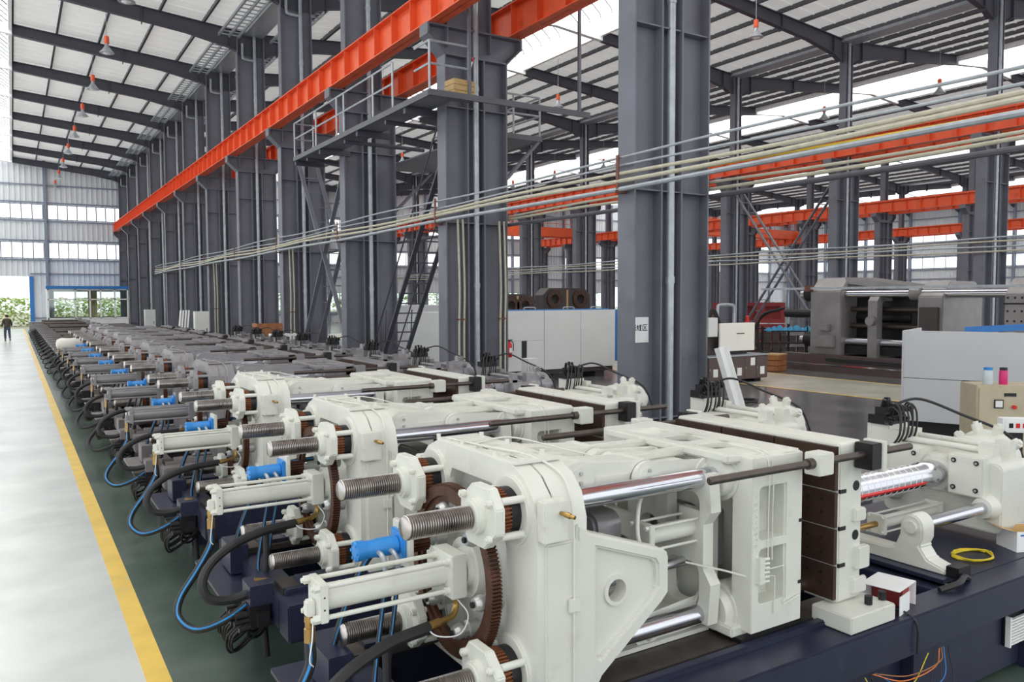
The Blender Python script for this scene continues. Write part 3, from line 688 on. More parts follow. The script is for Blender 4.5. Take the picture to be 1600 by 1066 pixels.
    part('grease_line', MB().tube(spline([(2.12, 0.1, 1.945), (2.4, 0.15, 1.95), (2.6, -0.1, 1.9), (2.75, -0.15, 1.86)], 6), 0.005, 6), 'white_paint')
    # toggle links
    for sy in (-1, 1):
        for up in (1, -1):
            zz = lambda z: ZC + up*(z-ZC)
            def link(nm, xa, za, xb, zb, ra, rb, ya, yb):
                b = MB(); b.cyl((xa, ya, zz(za)), (xa, yb, zz(za)), ra, 28).cyl((xb, ya, zz(zb)), (xb, yb, zz(zb)), rb, 28)
                b.prism([(xa, zz(za)+ra*0.92*up), (xb, zz(zb)+rb*0.92*up), (xb, zz(zb)-rb*0.8*up), (xa, zz(za)-ra*0.8*up)], 'y', min(ya, yb)+0.012, max(ya, yb)-0.012)
                l = part(nm, b, 'white_paint', bevel=0.006)
                for (px, pz, pr) in ((xa, za, ra), (xb, zb, rb)):
                    s = -1 if sy < 0 else 1; yo = yb if abs(yb) > abs(ya) else ya
                    part('pin_cap', MB().cyl((px, yo, zz(pz)), (px, yo+s*0.012, zz(pz)), pr*0.72, 24), 'white_paint', l)
                    if sy < 0 and abs(yo) > 0.3:
                        for d in (-0.05, 0, 0.05): part('pin_bolt', MB().cyl((px, yo+s*0.012, zz(pz)+d), (px, yo+s*0.024, zz(pz)+d), 0.011, 8), 'bolt', l)
            link('rear_link', 2.53, 1.765, 2.98, 1.74, 0.115, 0.105, sy*0.12, sy*0.34)
            link('front_link', 2.98, 1.735, 3.46, 1.70, 0.10, 0.11, sy*0.02, sy*0.11)
            link('front_link', 2.98, 1.735, 3.46, 1.70, 0.10, 0.11, sy*0.35, sy*0.375)
            part('clevis', MB().prism([(2.34, zz(1.90)), (2.60, zz(1.885)), (2.62, zz(1.66)), (2.34, zz(1.58))], 'y', min(sy*0.06, sy*0.115), max(sy*0.06, sy*0.115)), 'white_paint', rp, bevel=0.01)
    parts('link_bridge', (MB().box(2.62, 3.36, -0.34, 0.34, 1.72, 1.79), MB().box(2.62, 3.36, -0.34, 0.34, 0.82, 0.88)), 'white_paint', bevel=0.015)
    for y in (-0.17, 0.17):
        part('top_rib', MB().box(2.66, 3.5, y-0.03, y+0.03, 1.79, 1.84), 'white_paint', bevel=0.01)
    # crosshead, guide frame, ejector cylinder
    fo = [(-0.50, 0.86), (-0.52, 1.10), (-0.46, 1.18), (-0.46, 1.44), (-0.52, 1.52), (-0.50, 1.74)]; fo = fo + [(-y, z) for y, z in reversed(fo)]
    part('guide_frame', MB().prism(fo, 'x', 3.33, 3.41, holes=[rrect(-0.43, -0.16, 1.34, 1.62, 0.06), rrect(0.16, 0.45, 1.34, 1.62, 0.06), rrect(-0.43, -0.16, 0.94, 1.20, 0.06), rrect(0.16, 0.45, 0.94, 1.20, 0.06), circ(0, ZC, 0.10, 20)]), 'white_paint', bevel=0.012)
    part('crosshead', MB().prism(rrect(-0.24, 0.24, 1.08, 1.53, 0.08), 'x', 2.72, 2.92), 'grey_primer', bevel=0.02)
    part('crosshead_rod', MB().cyl((2.35, 0, ZC), (2.75, 0, ZC), 0.045, 20), 'chrome')
    for sy in (-1, 1): part('guide_rod', MB().cyl((2.35, sy*0.3, ZC-0.12), (3.55, sy*0.3, ZC-0.12), 0.03, 16), 'chrome')
    ej = part('ejector_cylinder', MB().cyl((3.0, -0.34, 1.40), (3.34, -0.34, 1.40), 0.052, 24), 'white_paint')
    part('end_plate', MB().box(2.96, 3.0, -0.42, -0.26, 1.32, 1.48), 'white_paint', ej, bevel=0.004); part('end_plate', MB().box(3.34, 3.40, -0.43, -0.25, 1.29, 1.51), 'white_paint', ej, bevel=0.004)
    for a in (-0.065, 0.065):
        for c in (-0.065, 0.065): b = MB(); b.cyl((2.94, -0.34+a, 1.40+c), (3.42, -0.34+a, 1.40+c), 0.008, 8); hexa(b, 2.935, 2.955, -0.34+a, 1.40+c, 0.014); hexa(b, 3.40, 3.42, -0.34+a, 1.40+c, 0.014); part('tie_rod', b, 'white_paint', ej)
    part('oil_pipe', MB().tube(spline([(2.97, -0.42, 1.35), (2.9, -0.44, 1.36), (2.87, -0.42, 1.45), (2.95, -0.35, 1.62), (3.1, -0.3, 1.70)], 6), 0.012, 8), 'white_paint', ej)
    # moving platen
    mp_o = [(3.50, 0.83), (3.93, 0.83), (3.93, 1.84), (3.50, 1.84)]
    sides = []
    for sy in (-1, 1): sides.append(MB().prism(mp_o, 'y', min(sy*0.67, sy*0.52), max(sy*0.67, sy*0.52), holes=[rrect(3.56, 3.85, 1.36, 1.67, 0.03), rrect(3.56, 3.85, 0.99, 1.31, 0.03)]))
    mpl = part('moving_platen', MB().box(3.78, 3.93, -0.67, 0.67, 0.83, 1.84), 'white_paint', bevel=0.012)
    parts('side_wall', sides, 'white_paint', mpl, bevel=0.012)
    parts('pocket_wall', (MB().box(3.53, 3.88, -0.535, -0.515, 0.95, 1.72), MB().box(3.53, 3.88, 0.515, 0.535, 0.95, 1.72)), 'white_paint', mpl, smooth=0)
    part('top_wall', MB().prism([(3.42, -0.56), (3.93, -0.66), (3.93, 0.66), (3.42, 0.56)], 'z', 1.80, 1.855, holes=[rrect(3.5, 3.74, -0.42, -0.2, 0.05), rrect(3.5, 3.74, 0.2, 0.42, 0.05), rrect(3.5, 3.74, -0.11, 0.11, 0.05)]), 'white_paint', mpl, bevel=0.012)
    part('bottom_wall', MB().box(3.42, 3.93, -0.6, 0.6, 0.80, 0.86), 'white_paint', mpl, bevel=0.01)
    part('rear_wall', MB().prism(rrect(-0.36, 0.36, 0.9, 1.75, 0.05), 'x', 3.46, 3.56, holes=[rrect(-0.28, 0.28, 1.12, 1.5, 0.05)]), 'white_paint', mpl, bevel=0.01)
    part('ejector_plate', MB().prism([(-0.3, 1.10), (-0.3, 1.44), (-0.18, 1.54), (0.18, 1.54), (0.3, 1.44), (0.3, 1.10)], 'x', 3.60, 3.68, holes=[rrect(-0.16, 0.16, 1.2, 1.42, 0.05)]), 'grey_primer', mpl, bevel=0.01)
    for sy in (-1, 1):
        for z in (ZL, ZU):
            bu = part('bushing', MB().lathe((3.44, sy*TY, z), (1, 0, 0), [(0, 0.062), (0.0, 0.115), (0.02, 0.125), (0.05, 0.128), (0.05, 0.15), (0.36, 0.15)], 32), 'white_paint', mpl)
    gl = MB()
    for x, z0 in ((3.62, 1.84), (3.655, 1.84)): gl.tube(spline([(x, -0.40, 1.87), (x, -0.62, 1.86), (x, -0.682, 1.78), (x, -0.682, 1.5), (x, -0.682, 1.24)], 5), 0.0035, 5)
    gl.tube([(3.60, -0.682, 1.16), (3.68, -0.682, 1.14), (3.68, -0.682, 0.92)], 0.0045, 5).tube([(3.60, -0.682, 1.19), (3.76, -0.682, 1.19), (3.76, -0.682, 0.96), (3.9, -0.682, 0.985)], 0.0045, 5).tube([(3.55, -0.672, 1.14), (3.42, -0.55, 1.18), (3.25, -0.4, 1.22)], 0.006, 5)
    part('grease_line', gl, 'white_paint', mpl)
    b = MB().box(3.535, 3.575, -0.70, -0.67, 1.12, 1.27)
    for k in range(6): b.cyl((3.56, -0.69, 1.13+k*0.026), (3.62, -0.69, 1.125+k*0.026), 0.009, 8)
    part('distributor_block', b, 'white_paint', mpl)
    for z in (1.05, 1.42): part('slot_end', MB().box(3.90, 3.932, -0.673, -0.60, z, z+0.02), 'black_steel', mpl, smooth=0)
    b = MB()                                  # raised casting number
    for i, ch in enumerate('12DK-02027'):
        z = 1.62-0.034*i; seg = {'1': [(0,0,0,1)], '2': [(0,1,1,1),(1,1,1,.5),(1,.5,0,.5),(0,.5,0,0),(0,0,1,0)], '0': [(0,0,0,1),(0,1,1,1),(1,1,1,0),(1,0,0,0)], '7': [(0,1,1,1),(1,1,1,0)], 'D': [(0,0,0,1),(0,1,.7,1),(.7,1,1,.5),(1,.5,.7,0),(.7,0,0,0)], 'K': [(0,0,0,1),(0,.5,1,1),(0,.5,1,0)], '-': [(0,.5,1,.5)]}[ch]
        for (a, c, d, e) in seg: b.bar((3.518+0.022*c, -0.672, z-0.018*a), (3.518+0.022*e, -0.672, z-0.018*d), 0.006, 0.004, up=(0, 1, 0))
    part('casting_number', b, 'white_paint', mpl, smooth=0)['kind'] = 'stuff'
    # fixed platen
    fp = part('fixed_platen', MB().prism(rrect(-0.70, 0.70, 0.86, 1.86, 0.03), 'x', 4.235, 4.46), 'white_paint', bevel=0.01)
    z = [0.88, 1.10, 1.33, 1.56, 1.845]
    for i in range(4):
        for a, c in ((-0.69, -0.235), (-0.225, 0.225), (0.235, 0.69)): part('face_panel', MB().box(4.205, 4.236, a, c, z[i]+0.008, z[i+1]-0.008), 'plate_rust', fp, smooth=0)
    b = MB()
    for y in [-0.6+0.1*i for i in range(13)]:
        for zz_ in (0.98, 1.04, 1.17, 1.26, 1.42, 1.50, 1.64, 1.74):
            if abs(abs(y)-TY) < 0.09 and (zz_ < 1.0 or zz_ > 1.6): continue
            b.cyl((4.2035, y, zz_), (4.206, y, zz_), 0.011, 8)
    part('tapped_hole', b, 'black_steel', fp, smooth=0)['kind'] = 'stuff'
    for zz_ in (1.10, 1.33, 1.56): part('slot_end', MB().box(4.24, 4.30, -0.704, -0.69, zz_-0.012, zz_+0.012), 'black_steel', fp, smooth=0)
    for zz_ in (1.27, 1.58): part('lifting_hole', MB().cyl((4.40, -0.7015, zz_), (4.40, -0.69, zz_), 0.032, 20), 'black_steel', fp)
    parts('side_pad', (MB().box(4.36, 4.47, -0.73, -0.69, 1.36, 1.44), MB().box(4.38, 4.50, -0.74, -0.69, 1.06, 1.2), MB().box(4.36, 4.50, -0.72, -0.69, 0.9, 1.0)), 'white_paint', fp, bevel=0.008)
    for sy in (-1, 1):
        ft = part('platen_foot', MB().box(4.12, 4.56, min(sy*0.88, sy*0.60), max(sy*0.88, sy*0.60), 0.755, 0.86), 'white_paint', fp, bevel=0.008)
        for x in (4.40, 4.54): part('foot_bolt', MB().cyl((x, sy*0.80, 0.865), (x, sy*0.80, 0.915), 0.024, 14).cyl((x, sy*0.80, 0.9155), (x, sy*0.80, 0.916), 0.012, 6), 'black_steel', fp)
    for sy in (-1, 1):
        sr = part('stop_rod', MB().lathe((3.05, sy*0.77, 1.79), (1, 0, 0), [(0, 0.016), (0.006, 0.022), (1.80, 0.022), (1.805, 0.018)], 16), 'dark_rod')
        part('guide_block', MB().box(3.88, 4.01, sy*0.77-0.055, sy*0.77+0.055, 1.72, 1.85), 'white_paint', sr, bevel=0.006)
        part('rod_nut', MB().cyl((3.835, sy*0.77, 1.79), (3.88, sy*0.77, 1.79), 0.032, 16), 'dark_rod', sr)
        part('clamp_block', MB().box(4.36, 4.46, sy*0.77-0.06, sy*0.77+0.06, 1.70, 1.86), 'black_steel', sr, bevel=0.004)
        part('clamp_cap', MB().box(4.46, 4.50, sy*0.77-0.07, sy*0.77+0.07, 1.68, 1.87), 'white_paint', sr, bevel=0.004)
    # clamp cylinder
    cc = part('clamp_cylinder', MB().cyl((1.23, 0, 1.30), (1.92, 0, 1.30), 0.064, 32), 'white_paint')
    part('end_plate', MB().box(1.19, 1.232, -0.095, 0.095, 1.205, 1.395), 'white_paint', cc, bevel=0.005)
    part('end_plate', MB().box(1.88, 1.97, -0.115, 0.115, 1.185, 1.415), 'white_paint', cc, bevel=0.005)
    parts('screw_hole', (MB().cyl((1.21, -0.0953, 1.33), (1.21, -0.09, 1.33), 0.005, 8), MB().cyl((1.21, -0.0953, 1.27), (1.21, -0.09, 1.27), 0.005, 8)), 'black_steel', cc)
    for a in (-0.075, 0.075):
        for c in (-0.075, 0.075):
            r = MB().cyl((1.15, a, 1.30+c), (1.88, a, 1.30+c), 0.0125, 12); hexa(r, 1.162, 1.19, a, 1.30+c, 0.021); r.cyl((1.855, a, 1.30+c), (1.88, a, 1.30+c), 0.02, 12)
            part('tie_rod', r, 'white_paint', cc)
    hd = part('port_head', MB().box(1.145, 1.19, -0.03, 0.03, 1.22, 1.30), 'white_paint', cc, bevel=0.008)
    part('port_fitting', MB().lathe((1.165, 0, 1.225), (0, 0, -1), [(0, 0.024), (0.03, 0.026), (0.032, 0.022), (0.06, 0.022), (0.062, 0.027), (0.13, 0.027)], 14), 'brass', cc)
    el = MB().tube(spline([(1.93, -0.06, 1.185), (1.93, -0.06, 1.13), (1.90, -0.08, 1.09), (1.82, -0.09, 1.075)], 5), 0.017, 10).cyl((1.82, -0.09, 1.075), (1.74, -0.10, 1.068), 0.024, 14)
    part('elbow_fitting', el, 'brass', cc)
    # hydraulic motor for the ring gear
    mo = part('drive_motor', MB().lathe((1.50, 0.28, 1.40), (1, 0, 0), [(0, 0.035), (0.006, 0.055), (0.05, 0.055), (0.052, 0.048), (0.12, 0.048), (0.13, 0.052), (0.24, 0.052), (0.25, 0.03)], 24), 'motor_blue')
    part('motor_flange', MB().box(1.745, 1.77, 0.20, 0.36, 1.32, 1.48), 'motor_blue', mo, bevel=0.005); part('mount_plate', MB().box(1.77, 1.80, 0.17, 0.39, 1.28, 1.52), 'white_paint', mo, bevel=0.005)
    part('pinion', MB().prism(moved(gear_outline(0.06, 18, 0.012), 0.28, 1.40), 'x', 1.80, 1.925), 'gear_brown', mo, smooth=0)
    for k in range(6): part('motor_bolt', MB().cyl((1.496, 0.28+0.042*cos(k*1.047), 1.40+0.042*sin(k*1.047)), (1.51, 0.28+0.042*cos(k*1.047), 1.40+0.042*sin(k*1.047)), 0.009, 6), 'motor_blue', mo)
    for k, x in enumerate((1.62, 1.69)):
        part('port_elbow', MB().tube(spline([(x, 0.24, 1.39), (x, 0.19, 1.385), (x+0.01, 0.17, 1.35), (x+0.01, 0.165, 1.30)], 5), 0.014, 8), 'galv', mo)
    # hoses
    def hose(pts, r, stripe=True, m='rubber', rr=None):
        sp = spline(pts, 7); h = part('hose', MB().tube(sp, r, 10), m)
        if stripe: part('stripe', MB().tube([p+Vector((-0.25, -0.85, 0.45)).normalized()*r*0.66 for p in sp], r*0.44, 6), 'hose_blue', h)
        return h
    hose([(1.165, 0, 1.10), (1.16, -0.01, 0.98), (1.06, -0.04, 0.82), (0.93, -0.10, 0.66), (0.90, -0.2, 0.56), (1.0, -0.3, 0.49), (1.2, -0.38, 0.56), (1.42, -0.42, 0.72)], 0.026)
    hose([(1.75, -0.10, 1.066), (1.5, -0.16, 1.06), (1.25, -0.26, 1.02), (1.08, -0.34, 0.93), (1.02, -0.4, 0.82), (1.08, -0.42, 0.72), (1.25, -0.42, 0.70), (1.46, -0.42, 0.77)], 0.032, stripe=False)
    for k, x in enumerate((1.63, 1.70)): hose([(x, 0.165, 1.31), (x-0.03, 0.13, 1.15), (x-0.10, 0.05, 0.92), (x-0.14, -0.02, 0.72), (x-0.08, -0.1, 0.58)], 0.013)
    hose([(1.55, 0.55, 0.62), (1.42, 0.50, 0.66), (1.50, 0.46, 1.0), (1.66, 0.46, 1.30), (1.85, 0.40, 1.42), (2.05, 0.38, 1.44)], 0.02)
    for k in range(3): hose([(1.42+0.03*k, -0.35, 0.68), (1.30+0.02*k, -0.30, 0.50-0.05*k), (1.45, -0.2, 0.40-0.04*k), (1.62, -0.1, 0.5)], 0.011, stripe=False)
    hose([(1.55, -0.02, 1.02), (1.54, -0.05, 0.8), (1.50, -0.1, 0.5), (1.52, -0.1, 0.1)], 0.022, stripe=False)
    # bed
    bd = part('bed_beam', MB().box(1.45, 7.7, -0.91, -0.69, 0.50, 0.75), 'bed_navy', bevel=0.012); part('bed_beam', MB().box(1.45, 7.7, 0.69, 0.91, 0.50, 0.75), 'bed_navy', bevel=0.012)
    for x in (1.45, 2.9, 4.55, 5.3, 6.1, 7.4): part('cross_beam', MB().box(x, x+0.2, -0.69, 0.69, 0.52, 0.73), 'bed_navy', bevel=0.008)
    part('bed_deck', MB().box(5.5, 7.7, -0.70, 0.70, 0.735, 0.755), 'bed_navy', smooth=0)
    for sy in (-1, 1):
        part('slide_rail', MB().box(1.5, 4.5, min(sy*0.40, sy*0.62), max(sy*0.40, sy*0.62), 0.73, 0.775), 'dark_rod', bevel=0.004)
        part('weld_strip', MB().box(1.5, 4.6, min(sy*0.64, sy*0.70), max(sy*0.64, sy*0.70), 0.74, 0.785), 'bed_navy', bevel=0.008)
        for x in (1.75, 3.3, 4.9, 6.4, 7.5): part('bed_leg', MB().box(x-0.14, x+0.14, min(sy*0.70, sy*0.88), max(sy*0.70, sy*0.88), 0.0, 0.5), 'bed_navy', bevel=0.006)
        for a, c in ((1.9, 3.15), (3.45, 4.75), (5.05, 6.25), (6.55, 7.35)): part('skirt_panel', MB().box(a, c, min(sy*0.78, sy*0.80), max(sy*0.78, sy*0.80), 0.04, 0.5), 'bed_navy', smooth=0)
    parts('drip_tray', (MB().box(2.45, 3.45, -0.40, -0.22, 0.775, 0.80), MB().box(2.45, 3.45, 0.22, 0.40, 0.775, 0.80)), 'white_paint', bevel=0.004)
    parts('slide_shoe', (MB().box(3.45, 4.0, -0.64, -0.38, 0.775, 0.80), MB().box(3.45, 4.0, 0.38, 0.64, 0.775, 0.80)), 'black_steel', bevel=0.004)
    parts('platen_seat', (MB().box(2.0, 2.4, -0.6, -0.35, 0.755, 0.775), MB().box(2.0, 2.4, 0.35, 0.6, 0.755, 0.775), MB().box(1.62, 2.1, -0.66, -0.45, 0.75, 0.80), MB().box(1.62, 2.1, 0.45, 0.66, 0.75, 0.80)), 'bed_navy', bevel=0.006)
    parts('end_block', (MB().box(1.36, 1.5, 0.30, 0.62, 0.62, 0.84), MB().box(1.30, 1.46, -0.55, -0.32, 0.66, 0.80)), 'bed_navy', bevel=0.006)
    va = part('valve_manifold', MB().box(1.30, 1.44, -0.52, -0.30, 0.50, 0.66).box(1.32, 1.40, -0.30, -0.22, 0.53, 0.60).box(1.34, 1.42, -0.58, -0.52, 0.52, 0.62).cyl((1.30, -0.45, 0.58), (1.22, -0.45, 0.58), 0.03, 10).cyl((1.30, -0.36, 0.58), (1.20, -0.36, 0.58), 0.026, 10), 'black_steel', bevel=0.004)
    part('valve_fitting', MB().cyl((1.36, -0.42, 0.80), (1.46, -0.42, 0.78), 0.018, 8).cyl((1.36, -0.50, 0.66), (1.36, -0.50, 0.70), 0.012, 8), 'brass', va)
    part('cable_tray', MB().box(1.20, 1.46, -0.15, 0.86, 0.58, 0.61), 'bed_navy', va, bevel=0.004)
    rs = random.Random(11)
    for k in range(9):
        y = -0.48+0.05*k; w_ = rs.uniform(0.04, 0.14)
        part('valve_cable', MB().tube(spline([(1.34, y, 0.55), (1.24-w_*0.4, y+0.03, 0.50-w_*0.6), (1.22, y+0.1, 0.40-w_), (1.34, y+0.2, 0.36-w_*0.5), (1.52, y+0.24, 0.44)], 5), 0.0085, 6), 'rubber', va)
    for k in range(6): part('valve_coil', MB().cyl((1.30, -0.54+0.055*k, 0.52+0.03*(k % 3)), (1.22-0.02*(k % 2), -0.55+0.055*k, 0.52+0.03*(k % 3)), 0.018, 8), 'black_steel', va)
    part('tag_wire', MB().tube(spline([(1.17, -0.04, 1.22), (1.16, -0.05, 1.12), (1.15, -0.04, 1.02), (1.17, -0.03, 0.98)], 5), 0.004, 5), 'label_white', cc)
    part('tag_wire', MB().tube(spline([(1.93, -0.08, 1.17), (1.96, -0.14, 1.10), (1.90, -0.16, 1.02), (1.78, -0.14, 1.03), (1.72, -0.12, 1.09)], 5), 0.004, 5), 'label_white', cc)
    # injection unit
    ped = [(0.60, 0.78), (0.60, 0.86), (0.48, 0.92), (0.47, 1.04)] + [(0.40+0.075*cos(t), 1.06+0.085*sin(t)) for t in [pi*i/8 for i in range(9)]] + [(0.32, 0.98), (0.28, 0.90), (0.22, 0.88), (-0.20, 0.88), (-0.27, 0.90), (-0.31, 1.0)] + [(-0.40+0.085*cos(t), 1.07+0.095*sin(t)) for t in [pi*(8-i)/8 for i in range(9)]][::-1] + [(-0.485, 1.0), (-0.46, 0.94), (-0.52, 0.86), (-0.66, 0.82), (-0.66, 0.78)]
    pd = part('pedestal', MB().prism(ped, 'x', 5.50, 5.66), 'white_paint', bevel=0.012)
    for y, z in ((-0.40, 1.07), (0.40, 1.06)): part('pin_cap', MB().cyl((5.485, y, z), (5.50, y, z), 0.045, 24).cyl((5.482, y, z), (5.486, y, z), 0.008, 8), 'white_paint', pd)
    part('pedestal_rail', MB().box(5.40, 5.76, -0.70, 0.66, 0.755, 0.785), 'bed_navy', pd, bevel=0.005); part('stop_block', MB().box(5.5, 5.66, -0.75, -0.66, 0.785, 0.86), 'black_steel', pd, bevel=0.004)
    for sy in (-1, 1):
        gb = part('guide_bar', MB().cyl((5.56, sy*0.40, 1.07), (7.3, sy*0.40, 1.07), 0.048, 24), 'chrome'); part('bar_flange', MB().lathe((6.46, sy*0.40, 1.07), (1, 0, 0), [(0, 0.05), (0, 0.08), (0.03, 0.085), (0.06, 0.10), (0.12, 0.10)], 24), 'white_paint', gb)
    ba = part('barrel', MB().lathe((4.46, 0, 1.28), (1, 0, 0), [(0, 0.10), (1.78, 0.10), (1.80, 0.108), (1.98, 0.112), (2.04, 0.10), (2.06, 0.06)], 32), 'chrome')
    RB = MB().lathe((0, 0, 0), (1, 0, 0), [(-0.004, 0.099), (0, 0.104), (0.004, 0.099)], 28).mesh('wire_band')
    for i in range(22):
        w_ = place('wire_band', RB, 'label_white', ba, (4.5-XO+i*0.078, 0, 1.28))
    part('cable_strip', MB().tube(spline([(4.5, -0.085, 1.24), (5.2, -0.09, 1.25), (6.2, -0.085, 1.25)], 6), 0.018, 6), 'signal_red', ba)
    pc = part('pull_cylinder', MB().cyl((5.70, 0.0, 0.97), (6.5, 0.0, 0.97), 0.05, 24), 'white_paint')
    parts('end_plate', (MB().box(5.68, 5.72, -0.075, 0.075, 0.895, 1.045), MB().box(6.46, 6.5, -0.075, 0.075, 0.895, 1.045)), 'white_paint', pc, bevel=0.004)
    for a in (-0.058, 0.058):
        for c in (-0.058, 0.058): b = MB(); b.cyl((5.66, a, 0.97+c), (6.5, a, 0.97+c), 0.008, 8); hexa(b, 5.66, 5.68, a, 0.97+c, 0.014); part('tie_rod', b, 'white_paint', pc)
    part('piston_rod', MB().cyl((5.2, 0, 0.97), (5.7, 0, 0.97), 0.024, 16).cyl((5.2, 0, 0.97), (5.36, 0, 0.97), 0.036, 16), 'brass', pc)
    ca = part('carriage', MB().prism(rrect(-0.50, 0.50, 0.86, 1.42, 0.06), 'x', 6.56, 7.02).cyl((6.5, 0, 1.28), (6.6, 0, 1.28), 0.15, 28), 'white_paint', bevel=0.012)
    for a, c in ((-0.40, -0.12), (0.12, 0.40)):
        pl = part('bolted_block', MB().box(6.46, 6.75, a, c, 1.14, 1.47), 'white_paint', ca, bevel=0.012)
        for y in (a+0.05, c-0.05):
            for z in (1.20, 1.42):
                rb_ = part('ring_bolt', MB().lathe((6.452, y, z), (1, 0, 0), [(0, 0.012), (0.0, 0.020), (0.01, 0.020)], 14), 'black_steel', pl); part('bolt_head', MB().cyl((6.448, y, z), (6.455, y, z), 0.011, 8), 'bolt', pl)
    for x, z in ((6.66, 1.50), (6.92, 1.50)): part('cross_rod', MB().cyl((x, -0.36, z), (x, 0.52, z), 0.026, 14).box(x-0.045, x+0.045, -0.40, -0.28, 1.42, 1.56).box(x-0.045, x+0.045, 0.40, 0.52, 1.42, 1.56), 'white_paint', ca)
    dr = part('drive_drum', MB().lathe((7.0, 0, 1.30), (1, 0, 0), [(0, 0.20), (0.02, 0.235), (0.26, 0.24), (0.27, 0.27), (0.33, 0.27), (0.34, 0.23), (0.48, 0.21), (0.52, 0.12), (0.60, 0.10)], 32), 'white_paint')
    for k in range(10):
        a = 2*pi*k/10; part('drum_stud', MB().cyl((7.30, 0.24*cos(a), 1.30+0.24*sin(a)), (7.30, 0.325*cos(a), 1.30+0.325*sin(a)), 0.045, 10).cyl((7.30, 0.325*cos(a), 1.30+0.325*sin(a)), (7.30, 0.345*cos(a), 1.30+0.345*sin(a)), 0.025, 6), 'white_paint', dr)
    vb = part('valve_block', MB().box(6.62, 6.92, 0.50, 0.72, 1.42, 1.60), 'white_paint', bevel=0.008)
    parts('valve_body', (MB().box(6.60, 6.88, 0.50, 0.70, 1.60, 1.68), MB().box(6.64, 6.74, 0.52, 0.66, 1.68, 1.75), MB().box(6.78, 6.87, 0.54, 0.68, 1.68, 1.77)), 'black_steel', vb, bevel=0.004)
    rs = random.Random(3)
    for i in range(7):
        x, y, z = 6.58+0.05*i, 0.50+0.03*(i % 3), 1.63+0.045*(i % 4); dx, dy, dz = rs.uniform(-0.10, 0.04), rs.uniform(-0.12, -0.05), rs.uniform(-0.02, 0.05)
        part('solenoid', MB().cyl((x, y, z), (x+dx, y+dy, z+dz), 0.022, 10).cyl((x+dx, y+dy, z+dz), (x+dx*1.25, y+dy*1.25, z+dz*1.25), 0.013, 8), 'black_steel', vb)
    for i in range(3): part('solenoid', MB().cyl((6.66+0.07*i, 0.60, 1.74), (6.65+0.07*i, 0.60+0.03*(i-1), 1.82+0.015*(i % 2)), 0.02, 8), 'black_steel', vb)
    for k in range(7):
        x = 6.60+0.045*k; w_ = rs.uniform(0.06, 0.16)
        part('valve_hose', MB().tube(spline([(x, 0.54, 1.66), (x-0.3*w_, 0.48-0.3*w_, 1.74+0.4*w_), (x-w_, 0.38-0.4*w_, 1.70+0.3*w_), (x-w_*1.3, 0.36-0.4*w_, 1.56), (x-w_, 0.40, 1.44)], 5), 0.009, 6), 'rubber', vb)
    part('valve_hose', MB().tube(spline([(6.9, 0.62, 1.76), (7.1, 0.5, 1.80), (7.25, 0.2, 1.68), (7.5, -0.1, 1.5), (7.6, -0.2, 1.2)], 6), 0.013, 7), 'rubber', vb)
    return root
MACH = build_machine()
MACH.location = (XO, 3.71, 0)
tag(MACH, 'nearest off-white injection moulding machine on a navy bed', 'machine', 'machines lined up along the aisle')
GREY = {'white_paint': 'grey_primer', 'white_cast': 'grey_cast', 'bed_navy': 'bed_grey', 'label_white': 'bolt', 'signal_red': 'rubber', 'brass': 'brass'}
def clone(o, parent, remap, drop=()):
    c = o.copy(); COL.objects.link(c); c.parent = parent
    if o.type == 'MESH' and remap:
        m = o.material_slots[0].material
        if m.name in remap: c.material_slots[0].link = 'OBJECT'; c.material_slots[0].material = MATS[remap[m.name]]
    for ch in list(o.children):
        if ch.name.split('.')[0] not in drop: clone(ch, c, remap, drop)
    return c
WH = [(5.97, 'second off-white injection moulding machine from the camera, beside the nearest one'), (8.6, 'third off-white injection moulding machine, last before the unpainted grey ones')]
for y, l in WH:
    c = clone(MACH, None, None); c.location = (XO, y, 0); tag(c, l)
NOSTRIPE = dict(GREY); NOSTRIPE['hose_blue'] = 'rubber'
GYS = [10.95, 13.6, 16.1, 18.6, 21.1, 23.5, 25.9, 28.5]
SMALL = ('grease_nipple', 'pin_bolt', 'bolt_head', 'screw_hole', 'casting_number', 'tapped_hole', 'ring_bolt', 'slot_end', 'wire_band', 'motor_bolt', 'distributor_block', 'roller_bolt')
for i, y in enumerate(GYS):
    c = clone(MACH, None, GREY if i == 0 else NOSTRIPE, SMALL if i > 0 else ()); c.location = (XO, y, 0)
    tag(c, f'{["first", "second", "third", "fourth", "fifth", "sixth", "seventh", "eighth"][i]} unpainted grey machine behind the three white ones')
